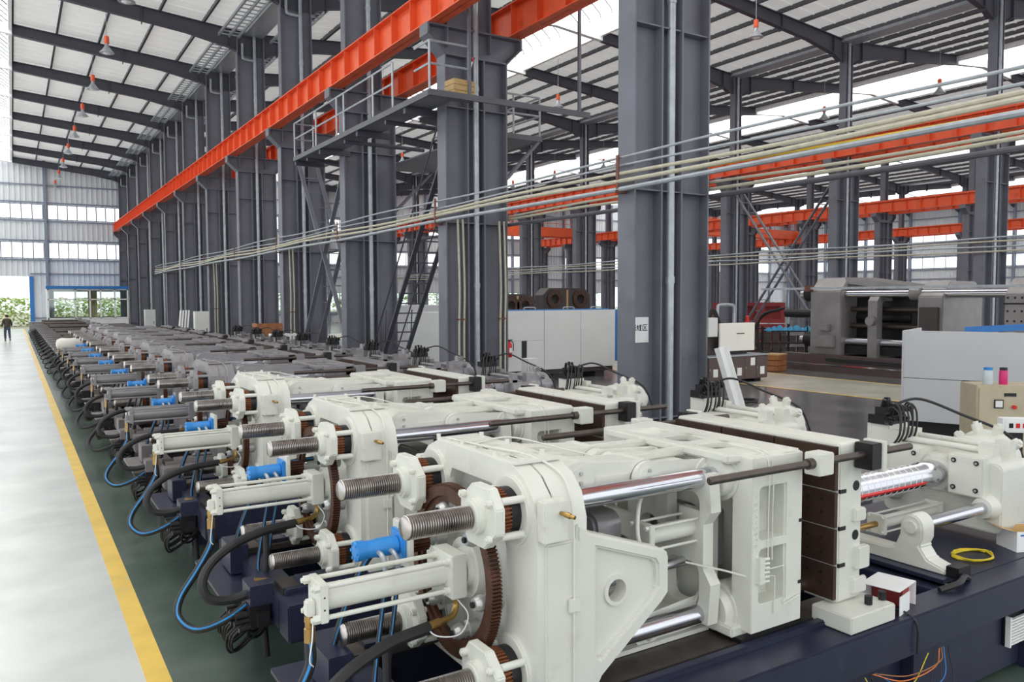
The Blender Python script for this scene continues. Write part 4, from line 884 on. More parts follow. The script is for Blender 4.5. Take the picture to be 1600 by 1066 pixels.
# bare frames further back in the row
def frame_machine(y, i):
    t = empty('machine_bed', (XO, y, 0), 0, f'{ORD[i]} bare grey machine bed in the far part of the row', 'machine bed', 'bare machine beds at the far end')
    for sy in (-1, 1):
        MB().box(-2.9, 3.2, min(sy*0.91, sy*0.69), max(sy*0.91, sy*0.69), 0.55, 0.80).build('bed_beam', 'bed_grey', t, bevel=0.01)
        for x in (-2.6, -0.8, 1.0, 2.8): MB().box(x-0.15, x+0.15, min(sy*0.88, sy*0.70), max(sy*0.88, sy*0.70), 0, 0.55).build('bed_leg', 'bed_grey', t, smooth=0)
        MB().box(-3.0, 3.3, min(sy*0.95, sy*0.65), max(sy*0.95, sy*0.65), 0.80, 0.84).build('top_flange', 'bed_grey', t, smooth=0)
    for x in (-2.9, -1.2, 0.6, 2.6): MB().box(x, x+0.2, -0.69, 0.69, 0.58, 0.78).build('cross_beam', 'bed_grey', t, smooth=0)
    if i % 3 != 2:
        MB().box(-0.1, 0.14, -0.68, 0.68, 0.84, 1.35).build('platen', 'grey_primer', t, bevel=0.02)
        for sy in (-1, 1): MB().cyl((-2.5, sy*0.42, 1.15), (0.1, sy*0.42, 1.15), 0.055, 12).build('tie_bar', 'dark_rod', t)
    MB().tube(spline([(-2.9, -0.3, 0.6), (-3.3, -0.35, 0.45), (-3.35, -0.2, 0.25), (-3.0, 0.0, 0.3), (-2.9, 0.2, 0.55)], 5), 0.02, 7).build('hose', 'rubber', t)
    MB().cyl((-3.1, 0.3, 0.35), (-2.9, 0.3, 0.45), 0.06, 8).build('valve', 'black_steel', t); MB().cyl((-3.2, -0.5, 0.3), (-2.9, -0.4, 0.5), 0.05, 8).build('valve', 'black_steel', t)
for i in range(16): frame_machine(31.2+2.55*i, i)
# wrapped cylinder on the last complete machine
bag = MB().lathe((1.1, 28.5, 1.36), (1, 0, 0), [(0, 0.05), (0.03, 0.14), (0.15, 0.19), (0.4, 0.18), (0.6, 0.2), (0.75, 0.15), (0.8, 0.06)], 14).build('plastic_bag', 'bag'); tag(bag, 'pale plastic bag wrapped round the cylinder of the farthest complete machine', 'bag')
# ------------------------------------------------------------------ things in the middle hall
def P(t, nm, m, *a, bevel=0.0, **k): return MB().box(*a).build(nm, m, t, bevel=bevel, smooth=35 if bevel else 0, **k)
# long grey enclosure behind the columns
t = empty('machine_enclosure', (11.0, 21.8, 0), 0, 'long pale grey machine enclosure with doors between the two big columns', 'machine')
P(t, 'body', 'enclosure', 0.0, 6.9, 0.03, 2.2, 0.36, 2.30)
P(t, 'front_panel', 'enclosure', 3.92, 5.42, 0.0, 0.03, 0.36, 2.33, bevel=0.006); P(t, 'front_panel', 'enclosure', 5.43, 6.93, 0.0, 0.03, 0.36, 2.33, bevel=0.006)
P(t, 'upper_panel', 'enclosure', 0.0, 3.9, -0.01, 0.03, 1.35, 2.33, bevel=0.006)
P(t, 'door', 'enclosure', 1.2, 3.0, -0.03, 0.03, 0.36, 1.34, bevel=0.006); P(t, 'door', 'enclosure', 3.22, 3.9, -0.01, 0.03, 0.36, 1.34, bevel=0.006); P(t, 'door', 'enclosure', 0.0, 1.19, -0.01, 0.03, 0.36, 1.34, bevel=0.006)
P(t, 'door_gap', 'black_steel', 3.0, 3.22, 0.02, 0.04, 0.36, 1.34)
P(t, 'end_trim', 'trim_blue', 6.93, 7.3, 0.2, 2.2, 0.5, 2.33); P(t, 'roof_trim', 'trim_blue', 0.3, 6.9, 0.3, 0.5, 2.30, 2.36)
for x in (0.6, 2.6, 4.6, 6.4): P(t, 'foot', 'machine_dark', x-0.2, x+0.2, 0.2, 2.0, 0.0, 0.36)
P(t, 'sill', 'machine_dark', 0.0, 6.9, 0.1, 0.2, 0.2, 0.36)
for x in (1.6, 3.4, 5.0, 6.2): MB().tube(spline([(x, 0.4, 2.33), (x, 0.4, 2.42), (x+0.4, 0.4, 2.42), (x+0.4, 0.4, 2.33)], 4), 0.02, 6).build('roof_handle', 'galv', t)
t = empty('machine_enclosure', (12.2, 30.4, 0), 0, 'grey machine enclosure seen behind the steep ladder, between two dark columns', 'machine')
P(t, 'body', 'enclosure_grey', 0.0, 4.6, 0.0, 2.2, 0.3, 2.45, bevel=0.02); P(t, 'hatch', 'enclosure_grey', 0.4, 2.0, -0.02, 0.0, 0.5, 1.6, bevel=0.005); P(t, 'plinth', 'machine_dark', 0.1, 4.5, 0.1, 2.1, 0, 0.3); P(t, 'hatch', 'enclosure_grey', 2.3, 4.3, -0.02, 0.0, 0.5, 2.2, bevel=0.005)
def extinguisher(x, y, z, label):
    t = empty('fire_extinguisher', (x, y, z), 0, label, 'extinguisher', 'red fire extinguishers')
    MB().lathe((0, 0, 0), (0, 0, 1), [(0, 0.09), (0.02, 0.1), (0.40, 0.1), (0.47, 0.06), (0.50, 0.035)], 16).build('cylinder', 'signal_red', t)
    MB().box(-0.03, 0.12, -0.02, 0.02, 0.53, 0.56).cyl((0, 0, 0.49), (0, 0, 0.54), 0.03, 8).build('valve_handle', 'black_steel', t)
    MB().tube(spline([(0.03, 0, 0.53), (0.14, -0.02, 0.45), (0.13, -0.05, 0.2)], 4), 0.014, 6).build('hose', 'rubber', t); MB().box(-0.05, 0.05, -0.103, -0.095, 0.15, 0.3).build('paper_label', 'label_white', t, smooth=0)
extinguisher(15.1, 29.6, 0, 'red fire extinguisher on the floor left of the second aisle column')
extinguisher(13.45, 21.66, 0.85, 'red fire extinguisher hung on the long enclosure, right of a column')
MB().bar((13.45, 21.75, 0.5), (13.45, 21.75, 1.45), 0.1, 0.02).build('wall_hook', 'galv', bpy.data.objects['fire_extinguisher.001'], smooth=0).location = (-13.45, -21.66, -0.85)
t = empty('control_box', (12.9, 19.6, 0), 0.05, 'small white control box on the floor before the long enclosure', 'box')
P(t, 'body', 'enclosure', -0.22, 0.22, -0.15, 0.15, 0, 0.97, bevel=0.01); P(t, 'door', 'enclosure', -0.19, 0.19, -0.165, -0.15, 0.06, 0.92, bevel=0.004); P(t, 'lock', 'black_steel', 0.12, 0.15, -0.175, -0.165, 0.5, 0.56)
# dark bored platens further back
def bored_platen(x, y, w, h, label):
    t = empty('bored_platen', (x, y, 0), 0, label, 'casting', 'dark bored castings'); r = 0.38
    pl = [(-w/2, 0), (w/2, 0), (w/2, h-0.4), (w/2-0.4, h), (-w/2+0.4, h), (-w/2, h-0.4)]
    MB().prism(pl, 'y', 0, 0.9, holes=[circ(-w/2+0.75, h-0.62, r*0.7, 20), circ(w/2-0.75, h-0.62, r*0.7, 20)]).build('block', 'machine_dark', t, bevel=0.02)
    for sx in (-1, 1): MB().prism(circ(sx*(w/2-0.75), h-0.62, r+0.15, 24), 'y', -0.08, 0.0, holes=[circ(sx*(w/2-0.75), h-0.62, r*0.7, 24)]).build('bore_ring', 'plate_rust', t)
    MB().box(-0.06, 0.06, -0.02, 0.0, 0.3, h-0.1).build('center_strip', 'wood', t, smooth=0)
bored_platen(26.9, 37.0, 3.3, 3.3, 'dark octagonal steel platen with two bores behind the long enclosure')
bored_platen(22.9, 36.0, 2.4, 2.95, 'dark brown platen, smaller of the two above the enclosure roof')
# right hand enclosure, turned a little
t = empty('machine_enclosure', (14.9, 9.2, 0), radians(-69), 'big plain grey sheet-metal enclosure at the right edge with dark gaps', 'machine')
P(t, 'upper_panel', 'enclosure_grey', 0.0, 4.2, 0.0, 0.04, 1.15, 2.08, bevel=0.008); P(t, 'lower_panel', 'enclosure_grey', 0.0, 1.02, 0.0, 0.04, 0.30, 1.14, bevel=0.008); P(t, 'lower_panel', 'enclosure_grey', 1.38, 2.1, 0.0, 0.04, 0.30, 1.14, bevel=0.008); P(t, 'lower_panel', 'enclosure_grey', 2.12, 4.2, 0.0, 0.04, 0.30, 1.14, bevel=0.008)
P(t, 'end_panel', 'enclosure_grey', -0.04, 0.0, 0.0, 1.8, 0.30, 2.08, bevel=0.008); P(t, 'roof', 'enclosure_grey', 0.0, 4.2, 0.04, 0.25, 2.0, 2.05); P(t, 'inner_frame', 'black_steel', 0.02, 4.2, 0.9, 1.7, 0.0, 1.9); P(t, 'plinth', 'black_steel', 0.05, 4.2, 0.1, 0.9, 0.0, 0.3)
P(t, 'shelf', 'galv', 1.02, 1.38, 0.2, 0.6, 0.62, 0.66); P(t, 'inner_beam', 'trim_blue', 1.10, 1.16, 0.25, 0.32, 0.3, 1.2); MB().bar((1.0, 0.35, 2.1), (2.6, 0.35, 2.22), 0.12, 0.12).build('roof_beam', 'trim_blue', t, smooth=0); P(t, 'roof_block', 'black_steel', 2.6, 2.8, 0.25, 0.45, 2.05, 2.25)
# beige cabinet with bottles
t = empty('electrical_cabinet', (12.35, 6.45, 0), radians(-40), 'worn beige electrical cabinet with meter at the right edge', 'cabinet')
P(t, 'body', 'beige_cabinet', 0.0, 1.1, 0.0, 0.6, 0.05, 1.40, bevel=0.01); P(t, 'door', 'beige_cabinet', 0.03, 1.07, -0.02, 0.0, 0.1, 1.36, bevel=0.006); P(t, 'base', 'black_steel', 0.03, 1.07, 0.03, 0.57, 0, 0.05)
me_ = P(t, 'meter', 'black_plastic', 0.24, 0.37, -0.04, -0.02, 1.06, 1.19); P(me_, 'dial', 'label_white', 0.255, 0.355, -0.044, -0.04, 1.075, 1.175); P(t, 'name_plate', 'black_plastic', 0.38, 0.55, -0.028, -0.02, 1.24, 1.29)
MB().cyl((0.52, -0.02, 1.08), (0.52, -0.06, 1.08), 0.03, 12).build('push_button', 'signal_red', t)
def bottle(dx, dy, m, capm, h, r, label):
    c, s = cos(radians(-40)), sin(radians(-40)); x, y = 12.35+dx*c-dy*s, 6.45+dx*s+dy*c
    t = empty('drink_bottle', (x, y, 1.40), 0, label, 'bottle')
    MB().lathe((0,0,0), (0,0,1), [(0, r*0.9), (0.01, r), (h*0.8, r), (h*0.86, r*0.85)], 16).build('body', m, t); MB().lathe((0,0,h*0.84), (0,0,1), [(0, r*0.9), (h*0.15, r*0.9), (h*0.16, r*0.7)], 16).build('cap', capm, t)
bottle(0.24, 0.2, 'bottle_clear', 'motor_blue', 0.26, 0.07, 'clear plastic bottle with blue cap on the beige cabinet'); bottle(0.46, 0.2, 'pink', 'black_plastic', 0.26, 0.06, 'bright pink drinks flask with dark cap on the beige cabinet')
t = empty('counter_box', (10.6, 5.2, 0), radians(-40), 'white meter box with red digits on a stand before the cabinet', 'meter')
P(t, 'case', 'label_white', 0.0, 0.34, 0.0, 0.16, 1.02, 1.20, bevel=0.006); P(t, 'window', 'paper', 0.03, 0.31, -0.006, 0.0, 1.05, 1.17); P(t, 'stand', 'black_steel', 0.08, 0.26, 0.04, 0.12, 0, 1.02)
for k in range(3): P(t, 'digit', 'signal_red' if k else 'ink', 0.07+0.08*k, 0.12+0.08*k, -0.009, -0.006, 1.08, 1.14)
# cream panel machine on a brown cabinet base
t = empty('cream_machine', (18.2, 17.6, 0), 0, 'cream-panelled machine on a brown cabinet base with paper labels', 'machine')
P(t, 'body', 'brown_cabinet', 0.0, 2.7, 0.03, 1.5, 0.12, 0.86); P(t, 'top_plate', 'galv', -0.02, 2.75, 0.0, 1.5, 0.86, 0.90, bevel=0.005)
for k in range(5):
    d = P(t, 'cabinet_door', 'brown_cabinet', 0.02+0.535*k, 0.545+0.535*k, 0.0, 0.03, 0.14, 0.84, bevel=0.005)
    P(d, 'paper_label', 'label_white', 0.2+0.535*k+0.08*(k % 2), 0.4+0.535*k+0.08*(k % 2), -0.006, 0.0, 0.25+0.3*(k % 2), 0.5+0.3*(k % 2)); P(d, 'latch', 'galv', 0.05+0.535*k, 0.07+0.535*k, -0.012, 0.0, 0.45, 0.52)
for x in (0.3, 2.3): P(t, 'foot', 'black_steel', x, x+0.3, 0.2, 1.2, 0, 0.12)
P(t, 'cream_panel', 'cream_panel', 0.75, 2.35, 0.25, 0.32, 1.02, 1.92, bevel=0.01); P(t, 'grip_slot', 'black_steel', 1.5, 1.85, 0.24, 0.25, 1.56, 1.59); P(t, 'machine_block', 'machine_dark', 0.2, 2.3, 0.5, 1.3, 0.9, 1.7, bevel=0.02); P(t, 'side_box', 'enclosure', 0.3, 0.7, 0.3, 0.6, 1.5, 2.1, bevel=0.01)
for k in range(3): MB().tube(spline([(0.9+0.06*k, 0.5, 1.9), (0.75+0.06*k, 0.5, 2.2), (0.6+0.06*k, 0.5, 2.35), (0.55, 0.5, 2.1)], 5), 0.03, 7).build('hose', 'rubber', t)
MB().tube(spline([(1.0, 0.6, 2.0), (1.0, 0.6, 2.4), (1.1, 0.6, 2.5), (1.6, 0.6, 2.5), (1.75, 0.6, 2.4), (1.75, 0.6, 1.9)], 4), 0.05, 8).build('grab_frame', 'galv', t)
MB().lathe((2.15, 0.4, 1.92), (0, 0, 1), [(0, 0.07), (0.04, 0.07), (0.04, 0.055), (0.2, 0.055), (0.22, 0.03)], 12).build('beacon', 'signal_red', t)
# big unpainted clamping unit (axis along y)
t = empty('large_clamp_unit', (26.6, 15.0, 0), 0, 'huge grey clamping unit with chrome tie bars standing on a brown base', 'machine')
def prof_plate(nm, y0, y1, hw, zt, m, holes=()): return MB().prism([(-hw, 0.62), (hw, 0.62), (hw, zt-0.5), (hw-0.45, zt), (-hw+0.45, zt), (-hw, zt-0.5)], 'y', y0, y1, holes=holes).build(nm, m, t, bevel=0.03)
pz = [prof_plate('rear_platen', 3.1, 4.4, 1.25, 3.45, 'machine_grey'), prof_plate('moving_platen', -0.6, 0.25, 1.2, 3.25, 'machine_grey'), prof_plate('fixed_platen', -3.4, -2.5, 1.25, 3.3, 'machine_grey')]
prof_plate('crosshead', 1.7, 2.05, 1.2, 3.1, 'machine_grey', holes=[rrect(-0.9, 0.9, 1.2, 2.6, 0.15)])
for sx in (-1, 1):
    for z in (1.15, 2.85):
        MB().cyl((sx*0.95, -3.4, z), (sx*0.95, 5.0, z), 0.14, 20).build('tie_bar', 'chrome', t)
        MB().cyl((sx*0.95, 4.4, z), (sx*0.95, 4.75, z), 0.27, 20).build('tie_nut', 'black_steel', t); MB().cyl((sx*0.95, 0.25, z), (sx*0.95, 0.6, z), 0.23, 20).build('bushing', 'machine_grey', t)
    MB().box(sx*1.35-0.06, sx*1.35+0.06, -3.6, 6.6, 3.02, 3.1).build('guide_rail', 'galv', t, smooth=0)
    for y in (4.4, -3.6): MB().box(sx*1.35-0.12, sx*1.35+0.12, y-0.1, y+0.1, 2.95, 3.17).build('rail_clamp', 'rust_bracket', t, smooth=0)
    for z in (1.7, 2.3): MB().cyl((sx*0.6, 0.25, z), (sx*0.6, 3.2, z), 0.09, 14).build('guide_rod', 'dark_rod', t)
for k in range(5): MB().bar((-0.8+0.4*k, 0.3, 2.95), (-0.8+0.4*k, 3.2, 3.35), 0.16, 0.22).build('toggle_link', 'machine_grey', t, smooth=0)
MB().cyl((0, 1.0, 2.0), (0, 3.2, 2.0), 0.35, 20).build('toggle_cylinder', 'black_steel', t)
MB().box(-1.0, 1.0, 0.4, 3.1, 0.7, 1.0).build('toggle_base', 'black_steel', t, smooth=0)
MB().box(-0.3, 0.8, 0.3, 3.1, 1.0, 2.75).build('interior_shade_block', 'black_steel', t, smooth=0)  # black block put in to darken the open interior, standing for its shade
for y in (-3.2, -3.0, -2.8, -2.6):
    for z in (1.25, 1.55, 2.0, 2.3, 2.7): MB().cyl((-1.256, y, z), (-1.25, y, z), 0.035, 8).build('tapped_hole', 'black_steel', t)
MB().box(-1.45, -1.25, 3.5, 3.9, 1.5, 1.75).build('side_lug', 'machine_grey', t, bevel=0.02); MB().box(-1.42, -1.25, 3.3, 4.2, 0.9, 1.35).build('side_lug', 'machine_grey', t, bevel=0.02)
MB().cyl((-1.25, 1.87, 1.9), (-1.4, 1.87, 1.9), 0.16, 14).build('pivot_boss', 'machine_grey', t); MB().box(-1.3, -1.2, -0.5, 0.15, 1.4, 2.4).build('side_cover', 'machine_dark', t, bevel=0.02)
MB().cyl((-0.35, 4.4, 2.1), (-0.35, 6.2, 2.1), 0.16, 16).build('rear_cylinder', 'black_steel', t); MB().cyl((0.35, 4.4, 2.1), (0.35, 6.2, 2.1), 0.16, 16).build('rear_cylinder', 'black_steel', t)
for z in (1.0, 1.75, 2.5): MB().box(-1.262, -1.25, -3.42, -2.48, z, z+0.05).build('slot', 'black_steel', t, smooth=0)
for k in range(9): MB().cyl((-1.25+0.0, -2.0-0.1*k, 1.3+0.12*(k % 5)), (-1.75, -2.0-0.1*k, 1.3+0.12*(k % 5)), 0.02, 6).build('core_pin', 'galv', t)
P(t, 'base_beam', 'brown_cabinet', -1.35, -1.0, -4.2, 5.6, 0.28, 0.62); P(t, 'base_beam', 'brown_cabinet', 1.0, 1.35, -4.2, 5.6, 0.28, 0.62); P(t, 'base_skid', 'brown_cabinet', -1.5, -1.2, -4.2, 6.0, 0.0, 0.22); P(t, 'base_deck', 'black_steel', -1.0, 1.0, -4.2, 5.6, 0.3, 0.5)
for k in range(2): MB().tube(spline([(-0.6-0.12*k, 6.1, 2.3), (-0.9-0.1*k, 6.9, 2.0), (-1.0, 7.3-0.2*k, 1.2), (-0.9, 6.9, 0.5), (-0.8, 6.0, 0.35)], 6), 0.05, 8).build('hose', 'rubber', t)
for k in range(4): MB().tube(spline([(-1.52, -4.0+0.5*k, 0.42+0.03*k), (-1.55, -1.0, 0.40+0.035*k), (-1.52, 3.5, 0.43+0.03*k)], 5), 0.025, 6).build('floor_hose', 'rubber', t)
# red castings and racks across the hall
def casting(x, y, w, h, label, rows=2, m='casting_red'):
    t = empty('red_casting', (x, y, 0), radians(-45), label, 'casting', 'red castings across the hall')
    for r in range(rows):
        z0 = h*r/rows; z1 = h*(r+1)/rows-0.06
        n = max(2, int(w/1.1)); hs = [rrect(-w/2+w*(i+0.18)/n, -w/2+w*(i+0.82)/n, z0+0.18*(z1-z0), z0+0.8*(z1-z0), 0.06) for i in range(n)]
        MB().prism([(-w/2, z0), (w/2, z0), (w/2, z1), (-w/2, z1)], 'y', -0.15, 0.15, holes=hs).build('frame', m, t, smooth=0); MB().box(-w/2, w/2, 0.15, 1.1, z0+0.05, z1-0.1).build('block', m, t, bevel=0.03)
        for i in range(n): MB().cyl((-w/2+w*(i+0.5)/n, -0.2, z1-0.1), (-w/2+w*(i+0.5)/n, 0.0, z1-0.1), 0.12, 10).build('lug', m, t)
for i, (x, y, w, h, r) in enumerate([(36.3, 32.0, 4.0, 2.5, 2), (39.8, 28.4, 3.0, 2.2, 3), (33.0, 34.5, 3.0, 1.8, 2), (44.0, 24.0, 4.5, 2.6, 3), (47.5, 20, 4, 2.4, 2), (31.5, 38.5, 3.0, 2.0, 2), (42, 15.5, 4.0, 1.9, 2)]):
    casting(x, y, w, h, ['red ribbed casting just right of the second-row column', 'red casting stack behind the black hose loops', 'low red casting left of the lattice brace foot', 'tall red casting stack behind the huge clamping unit', 'red casting partly hidden behind chrome tie bars', 'red casting left of the second-row column', 'red casting at the far right edge'][i], r)
def rack(x, y, label):
    t = empty('black_tool_rack', (x, y, 0), radians(-45), label, 'rack', 'black racks')
    for k in range(3): MB().box(-1.0, 1.0, -0.3, 0.3, 0.05+0.55*k, 0.10+0.55*k).build('shelf', 'black_steel', t, smooth=0)
    for a in (-1, 1):
        for b_ in (-0.28, 0.28): MB().box(a*0.97-0.03, a*0.97+0.03, b_-0.03, b_+0.03, 0, 1.4).build('upright', 'black_steel', t, smooth=0)
    for k in range(5): MB().box(-0.9+0.37*k, -0.62+0.37*k, -0.2, 0.2, 0.10, 0.45).build('bin', 'machine_dark', t, smooth=0); MB().box(-0.9+0.37*k, -0.62+0.37*k, -0.2, 0.2, 0.65, 0.98).build('bin', 'machine_dark', t, smooth=0)
rack(30.2, 24.5, 'black tool rack left of the red bin near the clamping unit'); rack(32.3, 27.2, 'black tool rack beside the red castings')
b = MB()
for k in range(9): b.lathe((29.6+0.2*k, 24.9-0.15*k, 1.15), (0, 0, 1), [(0, 0.2), (0.06, 0.22), (0.14+0.05*(k % 3), 0.12), (0.2+0.05*(k % 3), 0.03)], 7)
tag(b.build('blue_rag', 'cloth_blue'), 'crumpled blue rags on top of the black tool rack', 'rags', kind='stuff')
t = empty('wooden_box', (24.0, 19.9, 0), 0.3, 'small orange-brown wooden box on the floor by the clamping unit', 'box')
for k in range(3):
    for y in (-0.3, 0.28): P(t, 'plank', 'crate_orange', -0.4, 0.4, y, y+0.02, 0.02+0.2*k, 0.2+0.2*k)
    for x in (-0.4, 0.38): P(t, 'plank', 'crate_orange', x, x+0.02, -0.28, 0.28, 0.02+0.2*k, 0.2+0.2*k)
P(t, 'lid', 'wood', -0.42, 0.42, -0.32, 0.32, 0.6, 0.64)
t = empty('red_bin', (30.9, 21.4, 0), 0.6, 'bright red open box beside the black hoses', 'box')
P(t, 'side', 'signal_red', -0.6, 0.6, -0.4, -0.36, 0, 0.9); P(t, 'side', 'signal_red', -0.6, -0.56, -0.36, 0.4, 0, 0.9); P(t, 'side', 'signal_red', 0.56, 0.6, -0.36, 0.4, 0, 0.9); P(t, 'side', 'signal_red', -0.56, 0.56, 0.36, 0.4, 0, 0.9); P(t, 'bottom', 'signal_red', -0.56, 0.56, -0.36, 0.36, 0, 0.04)
t = empty('pallet_goods', (23.6, 22.4, 0), -0.4, 'white packaged panels on a pallet behind the wooden box', 'package')
for k in range(3): P(t, 'panel', 'label_white', -0.7+0.1*k, 0.8-0.1*k, -0.4, 0.4, 0.1+0.12*k, 0.2+0.12*k)
P(t, 'pallet', 'wood', -0.8, 0.8, -0.45, 0.45, 0.0, 0.1)
# white channel leaning on the near column
t = empty('leaning_panel', (0, 0, 0), 0, 'white sheet-metal channel leaning beside the big near column', 'panel')
MB().bar((11.38, 10.0, 0.0), (11.03, 10.40, 1.82), 0.32, 0.03, up=(0.3, -1, 0.2)).build('web', 'label_white', t, smooth=0)
for s in (-1, 1):
    MB().bar((11.38+s*0.155, 9.96+s*0.04, 0.0), (11.03+s*0.155, 10.36+s*0.04, 1.82), 0.02, 0.10, up=(0.3, -1, 0.2)).build('flange', 'label_white', t, smooth=0)
def coil(name, x, y, z, r, n, tr, m, label, sq=0.7):
    pts = [(x+r*(1+0.12*sin(i*1.3))*cos(i*0.42), y+sq*r*(1+0.1*cos(i*0.9))*sin(i*0.42), z+tr+0.5*tr*(i/15)) for i in range(n*15)]
    return tag(MB().tube(pts, tr, 6).build(name, m), label, 'cable')
coil('cable_coil', 16.0, 14.4, 0, 0.55, 4, 0.02, 'rubber', 'loose coil of black cable on the wet-looking hall floor')
coil('cable_coil', 6.18, 3.22, 0.755, 0.17, 4, 0.007, 'lime', 'yellow cable coil lying on the navy bed of the nearest machine')
# little things on the nearest bed
t = empty('cardboard_box', (6.75, 3.12, 0.757), radians(-25), 'open cardboard box with white sides on the nearest navy bed', 'box')
for a in ((-0.16, 0.16, -0.11, -0.105), (-0.16, 0.16, 0.105, 0.11), (-0.16, -0.155, -0.105, 0.105), (0.155, 0.16, -0.105, 0.105)): P(t, 'side', 'paper', *a, 0.0, 0.16)
P(t, 'bottom', 'cardboard', -0.155, 0.155, -0.105, 0.105, 0.0, 0.006); P(t, 'inside_lining', 'cardboard', -0.15, 0.15, 0.098, 0.104, 0.006, 0.158)
MB().bar((-0.16, -0.11, 0.16), (-0.16, 0.11, 0.16), 0.005, 0.004).build('fold', 'cardboard', t, smooth=0)
MB().add([(-0.16, -0.11, 0.16), (-0.16, 0.11, 0.16), (-0.27, 0.10, 0.19), (-0.27, -0.10, 0.19)], [(0, 1, 2, 3)]).build('flap', 'cardboard', t, smooth=0, fix=False)
P(t, 'print_line', 'trim_blue', -0.13, 0.04, -0.1115, -0.11, 0.125, 0.138); P(t, 'print_mark', 'ink', 0.02, 0.05, -0.1115, -0.11, 0.07, 0.10)
t = empty('white_carton', (4.74, 3.0, 0.752), radians(12), 'torn white carton with dark red inside next to the platen foot', 'carton')
P(t, 'top', 'paper', -0.13, 0.15, -0.12, 0.12, 0.15, 0.155); P(t, 'side', 'paper', 0.145, 0.15, -0.12, 0.12, 0.0, 0.15); P(t, 'side', 'paper', -0.13, 0.15, 0.115, 0.12, 0.0, 0.15); P(t, 'inside', 'casting_red', 0.03, 0.14, -0.08, 0.11, 0.0, 0.145); P(t, 'front_flap', 'paper', -0.13, 0.03, -0.125, -0.12, 0.0, 0.12)
t = empty('wire_tangle', (0, 0, 0), 0, 'loose coloured wires hanging under the nearest navy bed beam', 'wires')
for k, (m, dx, dz) in enumerate((('orange_wire', 0.0, 0.0), ('crate_orange', 0.05, 0.02), ('lime', -0.25, -0.05), ('trim_blue', 0.1, -0.1), ('rubber', 0.2, -0.18), ('rubber', -0.1, -0.2))):
    MB().tube(spline([(4.35+dx*0.3, 2.84, 0.46), (4.55+dx, 2.76, 0.40+dz), (4.85+dx, 2.74, 0.42+dz), (5.0+dx*0.5, 2.8, 0.48)], 6), 0.0035, 6).build('wire', m, t)
MB().tube(spline([(4.62, 3.0, 0.78), (4.7, 2.86, 0.765), (4.72, 2.785, 0.70), (4.72, 2.78, 0.52)], 6), 0.008, 6).build('wire', 'rubber', t)
tag(MB().tube(spline([(5.25, 2.95, 0.765), (5.4, 2.9, 0.80), (5.55, 2.95, 0.80), (5.65, 2.97, 0.76)], 6), 0.022, 7).build('cable_bundle', 'rubber'), 'black cable bundle end lying on the nearest navy bed beam', 'cable')
t = empty('vent_grille', (0, 0, 0), 0, 'white louvred vent grille low at the right edge under the nearest bed', 'vent')
for k in range(9): MB().bar((6.02, 2.86, 0.24+0.022*k), (6.4, 2.86, 0.24+0.022*k), 0.02, 0.012).build('louvre', 'label_white', t, smooth=0)
P(t, 'frame', 'label_white', 6.0, 6.02, 2.85, 2.89, 0.22, 0.44); P(t, 'backing', 'black_steel', 6.0, 6.4, 2.885, 2.905, 0.22, 0.44)
# along the columns behind the row
def cabinet(x, y, h, label):
    t = empty('steel_cabinet', (x, y, 0), 0, label, 'cabinet', 'steel cabinets')
    P(t, 'body', 'enclosure', -0.35, 0.35, -0.25, 0.25, 0, h, bevel=0.01); P(t, 'door', 'enclosure', -0.33, 0.33, -0.265, -0.25, 0.05, h-0.05, bevel=0.004); P(t, 'handle', 'black_steel', 0.2, 0.23, -0.29, -0.265, h*0.5, h*0.58)
cabinet(8.35, 62.5, 2.0, 'tall grey cabinet standing far back by the aisle columns'); cabinet(8.35, 44.0, 2.1, 'tall grey cabinet by the columns, nearer of two')
t = empty('white_panel_stack', (8.2, 49.0, 0), 0, 'white ribbed panels leaning against a far aisle column', 'panels')
for k in range(4): MB().bar((-0.25+0.15*k, -0.2, 0), (0.0+0.15*k, 0.1, 2.1), 0.1, 0.03).build('panel', 'label_white', t, smooth=0)
t = empty('wooden_crate', (8.4, 31.4, 0), 0, 'wooden crate raised on white frames beside the fourth aisle column', 'crate')
for k in range(3):
    P(t, 'plank', 'crate_orange', -0.5, 0.5, -0.35, -0.33, 1.3+0.17*k, 1.46+0.17*k); P(t, 'plank', 'crate_orange', -0.5, -0.48, -0.33, 0.35, 1.3+0.17*k, 1.46+0.17*k)
P(t, 'bottom_board', 'crate_orange', -0.48, 0.5, -0.33, 0.35, 1.28, 1.32); P(t, 'stand', 'machine_grey', -0.45, 0.45, -0.3, 0.3, 0, 1.28)
t = empty('steel_frame_stack', (8.55, 29.6, 0), 0, 'white metal frames stacked upright in front of the wooden crate', 'frames')
for k in range(4): MB().prism(rrect(-0.35, 0.35, 0.0, 1.45, 0.03), 'x', -0.5+0.3*k, -0.45+0.3*k, holes=[rrect(-0.28, 0.28, 0.1, 1.35, 0.03)]).build('frame', 'label_white', t, smooth=0)
P(t, 'tie_bar', 'label_white', -0.5, 0.45, -0.34, -0.30, 1.38, 1.44)
t = empty('parts_carton', (8.6, 17.9, 0), 0, 'brown carton on a stand at the foot of the second aisle column', 'carton'); P(t, 'carton', 'cardboard', -0.25, 0.2, -0.2, 0.2, 0.9, 1.15, bevel=0.006); P(t, 'stand', 'machine_dark', -0.3, 0.3, -0.25, 0.25, 0, 0.9)
t = empty('supply_crate', (1.75, 73.0, 0), 0, 'low grey crate standing by the far gate', 'crate'); P(t, 'body', 'grey_primer', -0.7, 0.7, -0.5, 0.5, 0, 0.95, bevel=0.02); P(t, 'lid', 'grey_primer', -0.74, 0.74, -0.54, 0.54, 0.95, 1.0)
